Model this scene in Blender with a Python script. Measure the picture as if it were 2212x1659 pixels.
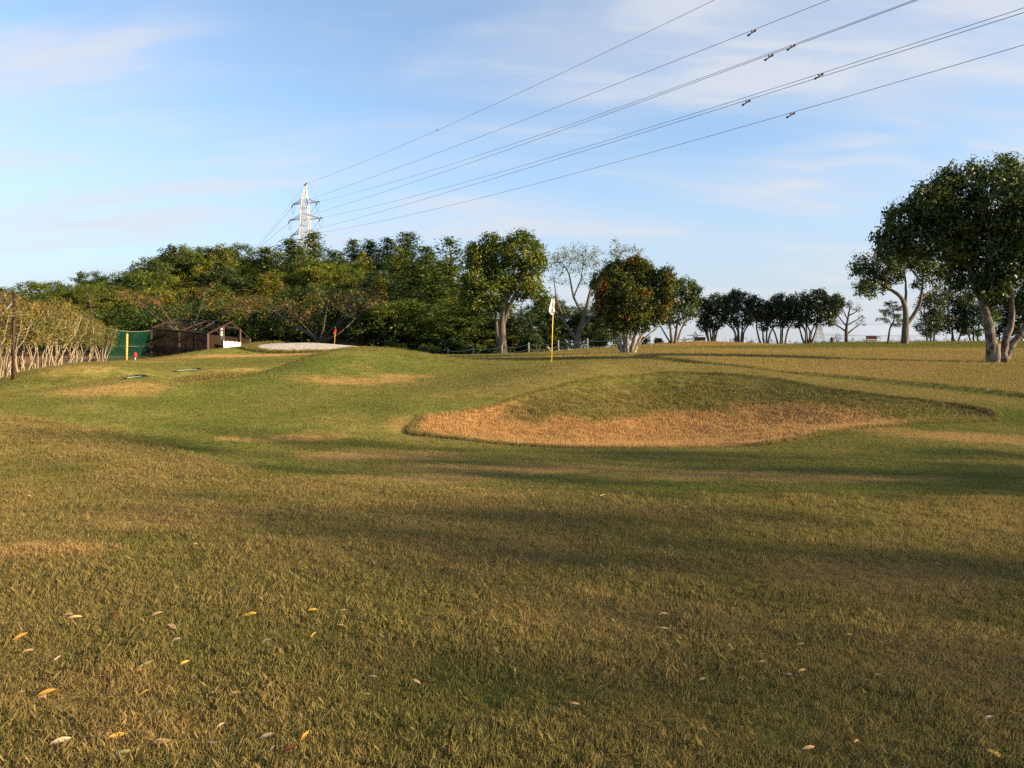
import bpy, math, random
import numpy as np
from mathutils import Vector, Matrix

for o in list(bpy.data.objects):
    bpy.data.objects.remove(o, do_unlink=True)
scene = bpy.context.scene
COL = scene.collection
R = math.radians

# ------------------------------------------------------------------ camera
EYE, F, CX, HOR = 1.6, 1640.0, 1106.0, 770.0      # eye height; focal length, centre and horizon for a 2212 wide picture
cam_data = bpy.data.cameras.new('camera')
cam = bpy.data.objects.new('camera', cam_data); COL.objects.link(cam)
cam.location = (0, 0, EYE)
cam.rotation_euler = (R(90), 0, 0)
cam_data.sensor_width = 36.0
cam_data.lens = 36.0 * F / 2212.0
cam_data.shift_y = -(829.5 - HOR) / 2212.0
cam_data.clip_end = 6000
cam_data.clip_start = 0.05
scene.camera = cam

# ------------------------------------------------------------------ light
SUN_EL, SUN_BACK = 15.0, 17.0          # degrees: height, and how far behind the camera plane on the right
sun_dir = Vector((math.cos(R(SUN_BACK)) * math.cos(R(SUN_EL)), -math.sin(R(SUN_BACK)) * math.cos(R(SUN_EL)), math.sin(R(SUN_EL))))
sl = bpy.data.lights.new('sun', 'SUN'); sl.energy = 5.0; sl.angle = R(0.8); sl.color = (1.0, 0.73, 0.43)
so = bpy.data.objects.new('sun', sl); COL.objects.link(so)
so.rotation_euler = sun_dir.to_track_quat('Z', 'Y').to_euler()
so.location = (40, -10, 30)

world = bpy.data.worlds.new('World'); scene.world = world; world.use_nodes = True
def build_sky():
    nt = world.node_tree; N = nt.nodes; L = nt.links; N.clear()
    out = N.new('ShaderNodeOutputWorld'); bg = N.new('ShaderNodeBackground'); bg.inputs[1].default_value = 0.100
    sky = N.new('ShaderNodeTexSky'); sky.sky_type = 'NISHITA'; sky.sun_disc = False
    sky.sun_elevation = R(SUN_EL); sky.sun_rotation = R(90 + SUN_BACK)
    sky.altitude = 50; sky.air_density = 1.0; sky.dust_density = 0.4; sky.ozone_density = 2.5
    tc = N.new('ShaderNodeTexCoord'); sep = N.new('ShaderNodeSeparateXYZ'); L.new(tc.outputs['Generated'], sep.inputs[0])
    def m(op, a, b=None, clamp=False):
        n = N.new('ShaderNodeMath'); n.operation = op; n.use_clamp = clamp
        for i, v in enumerate((a, b)):
            if v is None: continue
            if isinstance(v, (int, float)): n.inputs[i].default_value = v
            else: L.new(v, n.inputs[i])
        return n.outputs[0]
    den = m('ADD', m('MAXIMUM', sep.outputs[2], 0.0), 0.16)
    px = m('DIVIDE', sep.outputs[0], den); py = m('DIVIDE', sep.outputs[1], den)
    cmb = N.new('ShaderNodeCombineXYZ'); L.new(px, cmb.inputs[0]); L.new(py, cmb.inputs[1])
    mp = N.new('ShaderNodeMapping'); L.new(cmb.outputs[0], mp.inputs[0])
    mp.inputs['Rotation'].default_value = (0, 0, R(28)); mp.inputs['Scale'].default_value = (0.42, 1.15, 1)
    mp.inputs['Location'].default_value = (1.7, 0.6, 0)
    n1 = N.new('ShaderNodeTexNoise'); n1.inputs['Scale'].default_value = 1.3; n1.inputs['Detail'].default_value = 7; n1.inputs['Roughness'].default_value = 0.52
    n1.inputs['Distortion'].default_value = 0.5
    L.new(mp.outputs[0], n1.inputs['Vector'])
    n2 = N.new('ShaderNodeTexNoise'); n2.inputs['Scale'].default_value = 4.2; n2.inputs['Detail'].default_value = 9; n2.inputs['Roughness'].default_value = 0.55
    n2.inputs['Distortion'].default_value = 0.4
    L.new(mp.outputs[0], n2.inputs['Vector'])
    def ramp(src, lo, hi):
        r = N.new('ShaderNodeMapRange'); r.interpolation_type = 'SMOOTHSTEP'; L.new(src, r.inputs[0]); r.inputs[1].default_value = lo; r.inputs[2].default_value = hi
        return r.outputs[0]
    wisp = m('MULTIPLY', ramp(n2.outputs[0], 0.43, 0.62), ramp(n1.outputs[0], 0.40, 0.57))
    veil = ramp(n1.outputs[0], 0.36, 0.70)
    low = ramp(sep.outputs[2], 0.34, 0.0)
    mask = m('ADD', m('MULTIPLY', wisp, 0.50), m('MULTIPLY', veil, 0.62), True)
    haze = m('MINIMUM', m('ADD', m('MULTIPLY', m('POWER', low, 1.4), 0.72), 0.14), 0.92)
    mix0 = N.new('ShaderNodeMixRGB'); L.new(haze, mix0.inputs[0]); L.new(sky.outputs[0], mix0.inputs[1]); mix0.inputs[2].default_value = (*SKY_HAZE, 1)
    mix = N.new('ShaderNodeMixRGB'); L.new(m('MULTIPLY', mask, 0.8), mix.inputs[0]); L.new(mix0.outputs[0], mix.inputs[1]); mix.inputs[2].default_value = (*SKY_CLOUD, 1)
    L.new(mix.outputs[0], bg.inputs[0]); L.new(bg.outputs[0], out.inputs[0])
SKY_CLOUD = (2.62, 2.70, 2.92)
SKY_HAZE = (1.85, 2.00, 2.38)
build_sky()

scene.view_settings.view_transform = 'Standard'; scene.view_settings.look = 'None'
scene.view_settings.gamma = 1.0; scene.view_settings.exposure = 1.55
scene.view_settings.use_curve_mapping = False
scene.render.engine = 'CYCLES'
scene.cycles.max_bounces = 6; scene.cycles.diffuse_bounces = 3; scene.cycles.transparent_max_bounces = 12
scene.cycles.use_denoising = False
scene.render.resolution_x = 1024; scene.render.resolution_y = 768

# ------------------------------------------------------------------ helpers
def wpt(px, py, d):
    return np.array([(px - CX) / F * d, d, EYE - (py - HOR) / F * d])

def mesh_arrays(name, V, faces, smooth=False):
    """faces: list of integer arrays, each (m,k)"""
    me = bpy.data.meshes.new(name)
    V = np.asarray(V, dtype=np.float32).reshape(-1, 3)
    faces = [np.asarray(f, dtype=np.int32) for f in faces if len(f)]
    nl = sum(f.size for f in faces); nf = sum(len(f) for f in faces)
    me.vertices.add(len(V)); me.vertices.foreach_set('co', V.ravel())
    me.loops.add(nl); me.polygons.add(nf)
    me.loops.foreach_set('vertex_index', np.concatenate([f.ravel() for f in faces]))
    tot = np.concatenate([np.full(len(f), f.shape[1], dtype=np.int32) for f in faces])
    st = np.concatenate([[0], np.cumsum(tot)[:-1]]).astype(np.int32)
    me.polygons.foreach_set('loop_start', st); me.polygons.foreach_set('loop_total', tot)
    if smooth: me.polygons.foreach_set('use_smooth', np.ones(nf, dtype=bool))
    me.update(calc_edges=True)
    return me

def obj(name, me, mat=None, parent=None, loc=(0, 0, 0)):
    o = bpy.data.objects.new(name, me); COL.objects.link(o)
    if mat is not None and me is not None and len(me.materials) == 0: me.materials.append(mat)
    o.parent = parent; o.location = loc
    return o
def empty(name, loc, rz=0.0):
    o = bpy.data.objects.new(name, None); COL.objects.link(o); o.empty_display_size = 0.3
    o.location = loc; o.rotation_euler = (0, 0, rz); return o
def tag(o, label=None, cat=None, group=None, kind=None):
    if label: o['label'] = label
    if cat: o['category'] = cat
    if group: o['group'] = group
    if kind: o['kind'] = kind
    return o
def copy_tree(o, parent=None):
    c = o.copy(); COL.objects.link(c); c.parent = parent
    for ch in list(o.children): copy_tree(ch, c)
    return c

class MB:
    """collects tubes, boxes and sheets into one mesh"""
    def __init__(s): s.V = []; s.F = []; s.n = 0
    def add(s, V, F):
        V = np.asarray(V, float).reshape(-1, 3)
        s.V.append(V)
        for f in F: s.F.append([i + s.n for i in f])
        s.n += len(V); return s
    def tube(s, pts, rad, sides=8, cap=True):
        pts = np.asarray(pts, float); n = len(pts)
        rad = np.full(n, rad, float) if np.isscalar(rad) else np.asarray(rad, float)
        T = np.gradient(pts, axis=0); T /= np.linalg.norm(T, axis=1)[:, None] + 1e-9
        ref = np.array([0, 0, 1.0]) if abs(T[0, 2]) < 0.9 else np.array([1.0, 0, 0])
        V = []
        for i in range(n):
            a = np.cross(T[i], ref); a /= np.linalg.norm(a) + 1e-9; b = np.cross(T[i], a)
            for k in range(sides):
                t = 2 * math.pi * k / sides
                V.append(pts[i] + rad[i] * (math.cos(t) * a + math.sin(t) * b))
        Fs = []
        for i in range(n - 1):
            for k in range(sides):
                k2 = (k + 1) % sides
                Fs.append([i * sides + k, i * sides + k2, (i + 1) * sides + k2, (i + 1) * sides + k])
        if cap:
            Fs.append(list(range(sides))[::-1]); Fs.append([(n - 1) * sides + k for k in range(sides)])
        s.add(V, Fs); return s
    def bar(s, p0, p1, w, sides=4): return s.tube([p0, p1], w * 0.7071 if sides == 4 else w, sides)
    def box(s, c, size, rot=None):
        c = np.array(c, float); hx, hy, hz = [q / 2 for q in size]
        P = np.array([[x, y, z] for x in (-hx, hx) for y in (-hy, hy) for z in (-hz, hz)])
        if rot is not None: P = P @ np.array(rot).T
        s.add(P + c, [[0, 1, 3, 2], [4, 6, 7, 5], [0, 4, 5, 1], [2, 3, 7, 6], [0, 2, 6, 4], [1, 5, 7, 3]]); return s
    def sheet(s, P):
        """P: (a,b,3) grid"""
        P = np.asarray(P, float); a, b = P.shape[:2]
        Fs = [[i * b + j, i * b + j + 1, (i + 1) * b + j + 1, (i + 1) * b + j] for i in range(a - 1) for j in range(b - 1)]
        s.add(P.reshape(-1, 3), Fs); return s
    def build(s, name, mat, parent=None, smooth=False, loc=(0, 0, 0)):
        me = bpy.data.meshes.new(name)
        me.from_pydata(np.concatenate(s.V).tolist(), [], s.F)
        if smooth: me.polygons.foreach_set('use_smooth', np.ones(len(me.polygons), dtype=bool))
        me.update()
        return obj(name, me, mat, parent, loc)

def rotz(a): c, s = math.cos(a), math.sin(a); return np.array([[c, -s, 0], [s, c, 0], [0, 0, 1.0]])

# ------------------------------------------------------------------ materials
def new_mat(name):
    m = bpy.data.materials.new(name); m.use_nodes = True; m.node_tree.nodes.clear(); return m, m.node_tree.nodes, m.node_tree.links
def simple(name, col, rough=0.6, metal=0.0, var=0.12, scale=8.0, bump=0.0, spec=0.3):
    m, N, L = new_mat(name)
    out = N.new('ShaderNodeOutputMaterial'); b = N.new('ShaderNodeBsdfPrincipled'); L.new(b.outputs[0], out.inputs[0])
    b.inputs['Roughness'].default_value = rough; b.inputs['Metallic'].default_value = metal
    b.inputs['Specular IOR Level'].default_value = spec
    tc = N.new('ShaderNodeTexCoord'); nz = N.new('ShaderNodeTexNoise'); nz.inputs['Scale'].default_value = scale; nz.inputs['Detail'].default_value = 5
    L.new(tc.outputs['Object'], nz.inputs['Vector'])
    r = N.new('ShaderNodeMix'); r.data_type = 'RGBA'
    L.new(nz.outputs[0], r.inputs[0])
    r.inputs[6].default_value = (*[max(0, c * (1 - var * 1.8)) for c in col], 1); r.inputs[7].default_value = (*[min(1, c * (1 + var * 1.8)) for c in col], 1)
    L.new(r.outputs[2], b.inputs['Base Color'])
    if bump:
        bp = N.new('ShaderNodeBump'); bp.inputs['Strength'].default_value = bump; bp.inputs['Distance'].default_value = 0.03
        L.new(nz.outputs[0], bp.inputs['Height']); L.new(bp.outputs[0], b.inputs['Normal'])
    return m
def bark(name, c1, c2, scale=6.0, patch=None, stretch=0.25):
    m, N, L = new_mat(name)
    out = N.new('ShaderNodeOutputMaterial'); b = N.new('ShaderNodeBsdfPrincipled'); L.new(b.outputs[0], out.inputs[0]); b.inputs['Roughness'].default_value = 0.85
    b.inputs['Specular IOR Level'].default_value = 0.15
    tc = N.new('ShaderNodeTexCoord'); mp = N.new('ShaderNodeMapping'); mp.inputs['Scale'].default_value = (1, 1, stretch); L.new(tc.outputs['Object'], mp.inputs[0])
    nz = N.new('ShaderNodeTexNoise'); nz.inputs['Scale'].default_value = scale; nz.inputs['Detail'].default_value = 8; nz.inputs['Roughness'].default_value = 0.65; L.new(mp.outputs[0], nz.inputs['Vector'])
    cr = N.new('ShaderNodeValToRGB'); L.new(nz.outputs[0], cr.inputs[0])
    cr.color_ramp.elements[0].position = 0.36; cr.color_ramp.elements[0].color = (*c1, 1); cr.color_ramp.elements[1].position = 0.62; cr.color_ramp.elements[1].color = (*c2, 1)
    src = cr.outputs[0]
    if patch:
        n2 = N.new('ShaderNodeTexNoise'); n2.inputs['Scale'].default_value = patch[1]; n2.inputs['Detail'].default_value = 3; L.new(tc.outputs['Object'], n2.inputs['Vector'])
        mr = N.new('ShaderNodeMapRange'); L.new(n2.outputs[0], mr.inputs[0]); mr.inputs[1].default_value = 0.50; mr.inputs[2].default_value = 0.62
        mx = N.new('ShaderNodeMixRGB'); L.new(mr.outputs[0], mx.inputs[0]); L.new(src, mx.inputs[1]); mx.inputs[2].default_value = (*patch[0], 1); src = mx.outputs[0]
    L.new(src, b.inputs['Base Color'])
    bp = N.new('ShaderNodeBump'); bp.inputs['Strength'].default_value = 0.6; bp.inputs['Distance'].default_value = 0.04; L.new(nz.outputs[0], bp.inputs['Height']); L.new(bp.outputs[0], b.inputs['Normal'])
    return m
def leafmat(name, cols, trans=0.24, gloss=0.012, clump=0.45, attr=None, objvar=0.18):
    """cols: list of (pos, rgb) over a per-leaf random value shifted by a coarse clump noise"""
    m, N, L = new_mat(name)
    out = N.new('ShaderNodeOutputMaterial')
    ge = N.new('ShaderNodeNewGeometry'); tc = N.new('ShaderNodeTexCoord')
    nz = N.new('ShaderNodeTexNoise'); nz.inputs['Scale'].default_value = clump; nz.inputs['Detail'].default_value = 3
    L.new(tc.outputs['Object'], nz.inputs['Vector'])
    oi = N.new('ShaderNodeObjectInfo')
    a = N.new('ShaderNodeMath'); a.operation = 'MULTIPLY_ADD'; L.new(ge.outputs['Random Per Island'], a.inputs[0]); a.inputs[1].default_value = 0.5; a.inputs[2].default_value = -0.25
    mr = N.new('ShaderNodeMapRange'); L.new(nz.outputs[0], mr.inputs[0]); mr.inputs[1].default_value = 0.3; mr.inputs[2].default_value = 0.7
    b = N.new('ShaderNodeMath'); b.operation = 'ADD'; L.new(a.outputs[0], b.inputs[0]); L.new(mr.outputs[0], b.inputs[1])
    c = N.new('ShaderNodeMath'); c.operation = 'MULTIPLY_ADD'; L.new(oi.outputs['Random'], c.inputs[0]); c.inputs[1].default_value = objvar * 2; c.inputs[2].default_value = -objvar
    d = N.new('ShaderNodeMath'); d.operation = 'ADD'; L.new(b.outputs[0], d.inputs[0]); L.new(c.outputs[0], d.inputs[1])
    cr = N.new('ShaderNodeValToRGB'); L.new(d.outputs[0], cr.inputs[0])
    els = cr.color_ramp.elements
    while len(els) > 1: els.remove(els[-1])
    els[0].position = cols[0][0]; els[0].color = (*cols[0][1], 1)
    for p, q in cols[1:]:
        e = els.new(p); e.color = (*q, 1)
    df = N.new('ShaderNodeBsdfDiffuse'); tr = N.new('ShaderNodeBsdfTranslucent'); gl = N.new('ShaderNodeBsdfGlossy'); gl.inputs['Roughness'].default_value = 0.45
    L.new(cr.outputs[0], df.inputs[0])
    hs = N.new('ShaderNodeHueSaturation'); hs.inputs['Hue'].default_value = 0.485; hs.inputs['Value'].default_value = 1.2; hs.inputs['Saturation'].default_value = 1.1
    L.new(cr.outputs[0], hs.inputs['Color']); L.new(hs.outputs[0], tr.inputs[0])
    gl.inputs[0].default_value = (0.8, 0.85, 0.8, 1)
    m1 = N.new('ShaderNodeMixShader'); m1.inputs[0].default_value = trans; L.new(df.outputs[0], m1.inputs[1]); L.new(tr.outputs[0], m1.inputs[2])
    m2 = N.new('ShaderNodeMixShader'); m2.inputs[0].default_value = gloss; L.new(m1.outputs[0], m2.inputs[1]); L.new(gl.outputs[0], m2.inputs[2])
    L.new(m2.outputs[0], out.inputs[0])
    return m
def netmat(name, col, alpha):
    m, N, L = new_mat(name)
    out = N.new('ShaderNodeOutputMaterial'); df = N.new('ShaderNodeBsdfDiffuse'); tp = N.new('ShaderNodeBsdfTransparent'); mx = N.new('ShaderNodeMixShader')
    df.inputs[0].default_value = (*col, 1)
    tc = N.new('ShaderNodeTexCoord'); nz = N.new('ShaderNodeTexNoise'); nz.inputs['Scale'].default_value = 1.3; nz.inputs['Detail'].default_value = 6
    L.new(tc.outputs['Object'], nz.inputs['Vector'])
    mr = N.new('ShaderNodeMapRange'); L.new(nz.outputs[0], mr.inputs[0]); mr.inputs[1].default_value = 0.3; mr.inputs[2].default_value = 0.7; mr.inputs[3].default_value = max(0, alpha - 0.1); mr.inputs[4].default_value = min(1, alpha + 0.1)
    L.new(mr.outputs[0], mx.inputs[0]); L.new(tp.outputs[0], mx.inputs[1]); L.new(df.outputs[0], mx.inputs[2]); L.new(mx.outputs[0], out.inputs[0])
    return m

# ------------------------------------------------------------------ terrain heights
CP = [  # estimated spots of the ground: picture x, picture y, distance
 (0,1000,10.8),(300,990,11.2),(600,1000,11),(1106,1000,11.2),(1600,1010,10.8),(2100,1020,10.4),
 (870,935,14.6),(1000,950,14.1),(1350,968,13.2),(1600,965,13.3),(1800,935,14.3),(2000,915,15),(2165,908,15.5),(2212,930,14.4),(2212,960,13),
 (1106,935,16.0),(1350,940,16.5),(1600,930,16.4),(1800,908,16.4),
 (1250,903,17.2),(1430,905,17.9),(1650,900,17.7),(1850,885,16.9),(1430,862,18.9),(1430,830,19.6),(1300,860,18.4),(1300,838,18.9),(1650,865,18.5),(1650,840,18.9),
 (1300,812,19.5),(1430,799,20.2),(1560,804,20.0),(1700,818,19.3),(1900,850,17.8),(2050,868,16.9),(2140,885,16.1),(2000,900,15.9),
 (1000,905,16.2),(1150,850,18.2),(1000,840,19),(900,900,15.5),
 (1191,783,25),(1400,785,25),(1550,790,24),(1430,792,23),(1700,811,21),(2000,838,19.2),(2212,860,18),(2150,790,27),(2212,800,25),(1900,800,25),(1900,775,33),(2212,775,33),(1500,770,33),
 (1357,763,39),(1100,775,33),(1200,768,40),(1600,758,44),(1900,757,44),(2212,757,44),
 (1405,751,48),(1269,756,51.5),(1142,763,55),(1084,768,57),(1023,772,58.5),(968,776,60),
 (1500,741,56),(1650,744,57),(1800,741,60),(2000,739,60),(2200,738,60),(1500,752,50),(1800,749,52),(2100,748,52),
 (380,828,20),(380,829,22),(340,818,22),(500,815,22),(600,795,24),(700,766,26),(800,757,27),(880,764,28.5),(960,774,30),
 (600,840,19.5),(800,800,23),(900,820,21.5),(700,820,21),(400,860,17.5),(1000,800,24),(1000,780,28),
 (430,803,29),(500,797,30),(580,796,30.5),(650,788,32),(440,801,31.5),
 (300,795,33),(500,793,34),(650,780,38),(300,781,42),(500,776,43),(600,768,46),(700,765,46),(230,783,45),(291,779,47),(390,767,49),(450,757,50),(535,750,51),
 (600,742,54),(680,741,54.5),(760,747,54.5),(800,753,53),(600,760,49.5),(700,762,49),(860,769,50),
 (0,840,24.5),(28,823,26),(110,792,31),(170,785,37),(0,870,15.5),(0,852,20),(200,850,17.5),(300,827,19),(110,870,15.5),(200,900,14.3),(0,920,13),(110,800,27),(200,800,27),(300,815,23),(350,920,14),
]
P3 = [wpt(*c) for c in CP]
for x in (-9, -4, 0, 4, 9):
    for y in (-6, 1, 4, 7, 9): P3.append(np.array([x, y, 0.02 * math.sin(x * 1.3 + y)]))
for p in [(-.1,15.0,-.04),(2.2,14.7,-.10),(4.3,14.8,-.07),(-12,23.5,.45),(-8.6,24.6,.42),(-8.3,27,.55),(-6.5,28.5,.85),(-9.5,26.5,.5),(-11.3,26.3,.55),
          (-25,58,1.2),(-20,62,1.2),(-14,60,1.2),(-8,62,1.0),(-26,52,1.2),(-19.5,25,.2),(-22,30,.4),(-26,40,.8),(-29,48,1.0),(-35,40,.3),(-22,20,.2),(-16,15,.4),(-16,8,.1),(-16,0,0),
          (16,9,0),(18,0,0),(26,10,.2),(30,20,.9),(30,27,1.25),(34,34,1.5),(42,44,2.0),(46,56,2.7),(30,-10,0),(44,20,1.0),
          (-30,64,1.5),(-10,70,1.2),(3,66,1.5),(12,63,2.4),(20,63,2.4)]:
    P3.append(np.array(p, float))
P3 = np.array(P3)
CPX = P3[:, :2] / 10.0
def tps(r2): return 0.5 * r2 * np.log(r2 + 1e-12)
n_ = len(P3)
A = np.zeros((n_ + 3, n_ + 3))
D2 = ((CPX[:, None] - CPX[None]) ** 2).sum(-1)
A[:n_, :n_] = tps(D2) + np.eye(n_) * 0.00025
A[:n_, n_] = 1; A[:n_, n_ + 1:] = CPX; A[n_, :n_] = 1; A[n_ + 1:, :n_] = CPX.T
W_ = np.linalg.solve(A, np.concatenate([P3[:, 2], np.zeros(3)]))
def rbf(x, y):
    out = np.zeros_like(x); q = np.stack([x, y], -1) / 10.0
    for s in range(0, len(q), 20000):
        e = q[s:s + 20000]; d2 = ((e[:, None] - CPX[None]) ** 2).sum(-1)
        out[s:s + 20000] = tps(d2) @ W_[:n_] + W_[n_] + e @ W_[n_ + 1:]
    return out
def sst(a, b, x): t = np.clip((x - a) / (b - a), 0, 1); return t * t * (3 - 2 * t)
def poly_sd(x, y, P):
    """signed distance to a closed polygon, negative inside"""
    P = np.asarray(P); n = len(P); d = np.full(x.shape, 1e9); ins = np.zeros(x.shape, bool)
    for i in range(n):
        a = P[i]; b = P[(i + 1) % n]; e = b - a; w = np.stack([x - a[0], y - a[1]], -1)
        t = np.clip((w @ e) / (e @ e), 0, 1); d = np.minimum(d, ((w - t[..., None] * e) ** 2).sum(-1))
        c = ((a[1] > y) != (b[1] > y)); xx = (b[0] - a[0]) * (y - a[1]) / (b[1] - a[1] + 1e-12) + a[0]
        ins ^= c & (x < xx)
    d = np.sqrt(d); return np.where(ins, -d, d)
def smooth_poly(P, it=2):
    P = np.asarray(P, float)
    for _ in range(it):
        Q = np.roll(P, -1, 0); P = np.stack([0.75 * P + 0.25 * Q, 0.25 * P + 0.75 * Q], 1).reshape(-1, 2)
    return P
GB = [(870,935,14.6),(930,943,14.35),(1000,950,14.1),(1150,961,13.55),(1350,968,13.2),(1600,965,13.3),(1720,952,13.7),(1800,935,14.3),(1900,922,14.75),(2000,915,15),(2100,911,15.3),(2168,905,15.6),(2140,883,16.15),
      (2050,868,16.9),(1900,850,17.8),(1700,818,19.3),(1560,804,20.0),(1430,799,20.2),(1300,812,19.5),(1180,835,18.6),(1050,862,17.4),(930,890,16.0)]
GB_POLY = smooth_poly([wpt(*g)[:2] for g in GB], 2)
RL = [(1560,803,22.4),(1700,811,21),(1850,823,20.1),(2000,838,19.2),(2212,860,18),(2600,905,16)]
RL_POLY = np.array([wpt(*g)[:2] for g in RL] + [(30, 14), (60, 30), (60, 43), (14, 43), (6, 37), (5.4, 30), (5.8, 25)])
RL_POLY = smooth_poly(RL_POLY, 2)
FE = [(2900,1100,7.9),(2212,1080,8.45),(1800,1078,8.5),(1400,1072,8.7),(1000,1062,9.0),(700,1045,9.55),(480,1012,10.75),(350,975,12.3),(250,940,13.2),(130,905,13.6),(0,893,13.8),(-500,890,14)]
FE_POLY = np.array([wpt(*g)[:2] for g in FE] + [(-30, 10), (-30, -30), (30, -30), (30, 0)])
FE_POLY = smooth_poly(FE_POLY, 2)
SB_POLY = smooth_poly([((p - CX) / F * d, d) for p, d in [(545,51.3),(580,53.3),(640,55.1),(700,55.3),(755,55.0),(795,53.2),(770,50.8),(700,49.6),(620,49.3),(560,49.8)]], 2)
LB_POLY = smooth_poly([(-9.9,23.2),(-8.2,23.6),(-6.6,26.2),(-7.2,28.6),(-8.6,29.1),(-10.2,28.6),(-11.4,27.4),(-11.6,25.2)], 2)

def vnoise(x, y, s, seed=0):
    """smooth value noise"""
    x = x / s + 37.1 * seed + 500; y = y / s + 17.3 * seed + 500
    xi = np.floor(x).astype(np.int64); yi = np.floor(y).astype(np.int64); fx = x - xi; fy = y - yi
    fx = fx * fx * (3 - 2 * fx); fy = fy * fy * (3 - 2 * fy)
    def hsh(a, b):
        v = (a * 374761393 + b * 668265263 + seed * 974711) & 0x7fffffff
        v = ((v ^ (v >> 13)) * 1274126177) & 0x7fffffff
        return ((v ^ (v >> 16)) & 0xffff) / 65535.0
    return (hsh(xi, yi) * (1 - fx) + hsh(xi + 1, yi) * fx) * (1 - fy) + (hsh(xi, yi + 1) * (1 - fx) + hsh(xi + 1, yi + 1) * fx) * fy
def fbm(x, y, s, seed=0, o=4):
    v = 0; a = 0.5; t = 0
    for i in range(o):
        v = v + a * vnoise(x, y, s / 2 ** i, seed + i * 7); t += a; a *= 0.55
    return v / t

def height(x, y):
    x = np.asarray(x, float); y = np.asarray(y, float); sh = x.shape; x = x.ravel(); y = y.ravel()
    xc = np.clip(x, -36, 48); yc = np.clip(y, -8, 68)
    z = rbf(xc, yc)
    # land beyond the course: hill on the left, falling ground on the right
    far = 9.5 * np.exp(-((x + 24) / 46) ** 2 - ((y - 135) / 48) ** 2) + 1.0 * sst(30, -10, x) - 0.5
    w = np.clip(sst(60, 78, y) + sst(-34, -60, x) + sst(46, 70, x), 0, 1)
    z = z * (1 - w) + far * w
    z = z + .10 * np.exp(-((x - 14) / 4.6) ** 2 - ((y - 56) / 2.4) ** 2)
    z = z - 16 * sst(63.0, 110, y) * sst(2, 16, x) - 10 * sst(250, 600, np.hypot(x, y))
    near = (np.abs(x) < 60) & (y > -30) & (y < 62)
    if near.any():
        xn, yn = x[near], y[near]; dz = np.zeros(len(xn))
        sd = poly_sd(xn, yn, GB_POLY)
        dz += np.where(yn < 15.7, 0.02, -0.02) * sst(0.04, -0.14, sd)
        back = sst(16.2, 18.0, yn)
        dz -= 0.05 * sst(0.0, -.8, sd) + back * 0.07 * sst(0.05, -0.4, sd) * sst(-1.4, -0.4, sd)
        sr = poly_sd(xn, yn, RL_POLY); dz += 0.12 * sst(0.05, -0.12, sr)
        sf = poly_sd(xn, yn, FE_POLY); dz += 0.02 * sst(0.05, -0.12, sf)
        s2 = poly_sd(xn, yn, LB_POLY); dz -= 0.42 * sst(0.03, -0.22, s2)
        s3 = poly_sd(xn, yn, SB_POLY); dz -= 0.05 * sst(0.05, -0.3, s3)
        dz += 0.02 * (fbm(xn, yn, 1.3, 3, 3) - 0.5) + 0.06 * (fbm(xn, yn, 5, 9, 2) - 0.5)
        z[near] += dz
    return z.reshape(sh)
def h1(x, y): return float(height(np.array([x]), np.array([y]))[0])
def hits(pts):
    """where sight lines through picture points meet the ground"""
    pts = np.asarray(pts, float); ds = np.concatenate([np.arange(2.4, 16, 0.05), np.arange(16, 62, 0.15)])
    res = []
    X = (pts[:, 0:1] - CX) / F * ds[None]; Y = np.broadcast_to(ds[None], X.shape); Z = EYE - (pts[:, 1:2] - HOR) / F * ds[None]
    G = height(X, Y)
    for i in range(len(pts)):
        k = np.argmax(Z[i] <= G[i]); k = k if (Z[i] <= G[i]).any() else len(ds) - 1
        res.append((X[i, k], ds[k], G[i, k]))
    return np.array(res)

# ------------------------------------------------------------------ ground sheet
def geo(a, b, n): return a * (b / a) ** (np.arange(1, n + 1) / n)
xs = np.concatenate([-geo(60, 2500, 22)[::-1], np.arange(-60, -22, 1.0), np.arange(-22, 22, 0.14), np.arange(22, 60, 0.8), [60.0], geo(60, 2500, 22)])
ys = np.concatenate([-geo(25, 1500, 14)[::-1], np.arange(-25, 0, 1.25), np.arange(0, 3, 0.3), np.arange(3, 32, 0.14), np.arange(32, 66, 0.35), np.arange(66, 170, 3), [170.0], geo(170, 4000, 20)])
GX, GY = np.meshgrid(xs, ys)
GZ = height(GX, GY)
def ellipse(x, y, cx, cy, rx, ry, ang=0.0):
    c, s = math.cos(ang), math.sin(ang); u = ((x - cx) * c + (y - cy) * s) / rx; v = (-(x - cx) * s + (y - cy) * c) / ry
    return np.sqrt(u * u + v * v)
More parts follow.
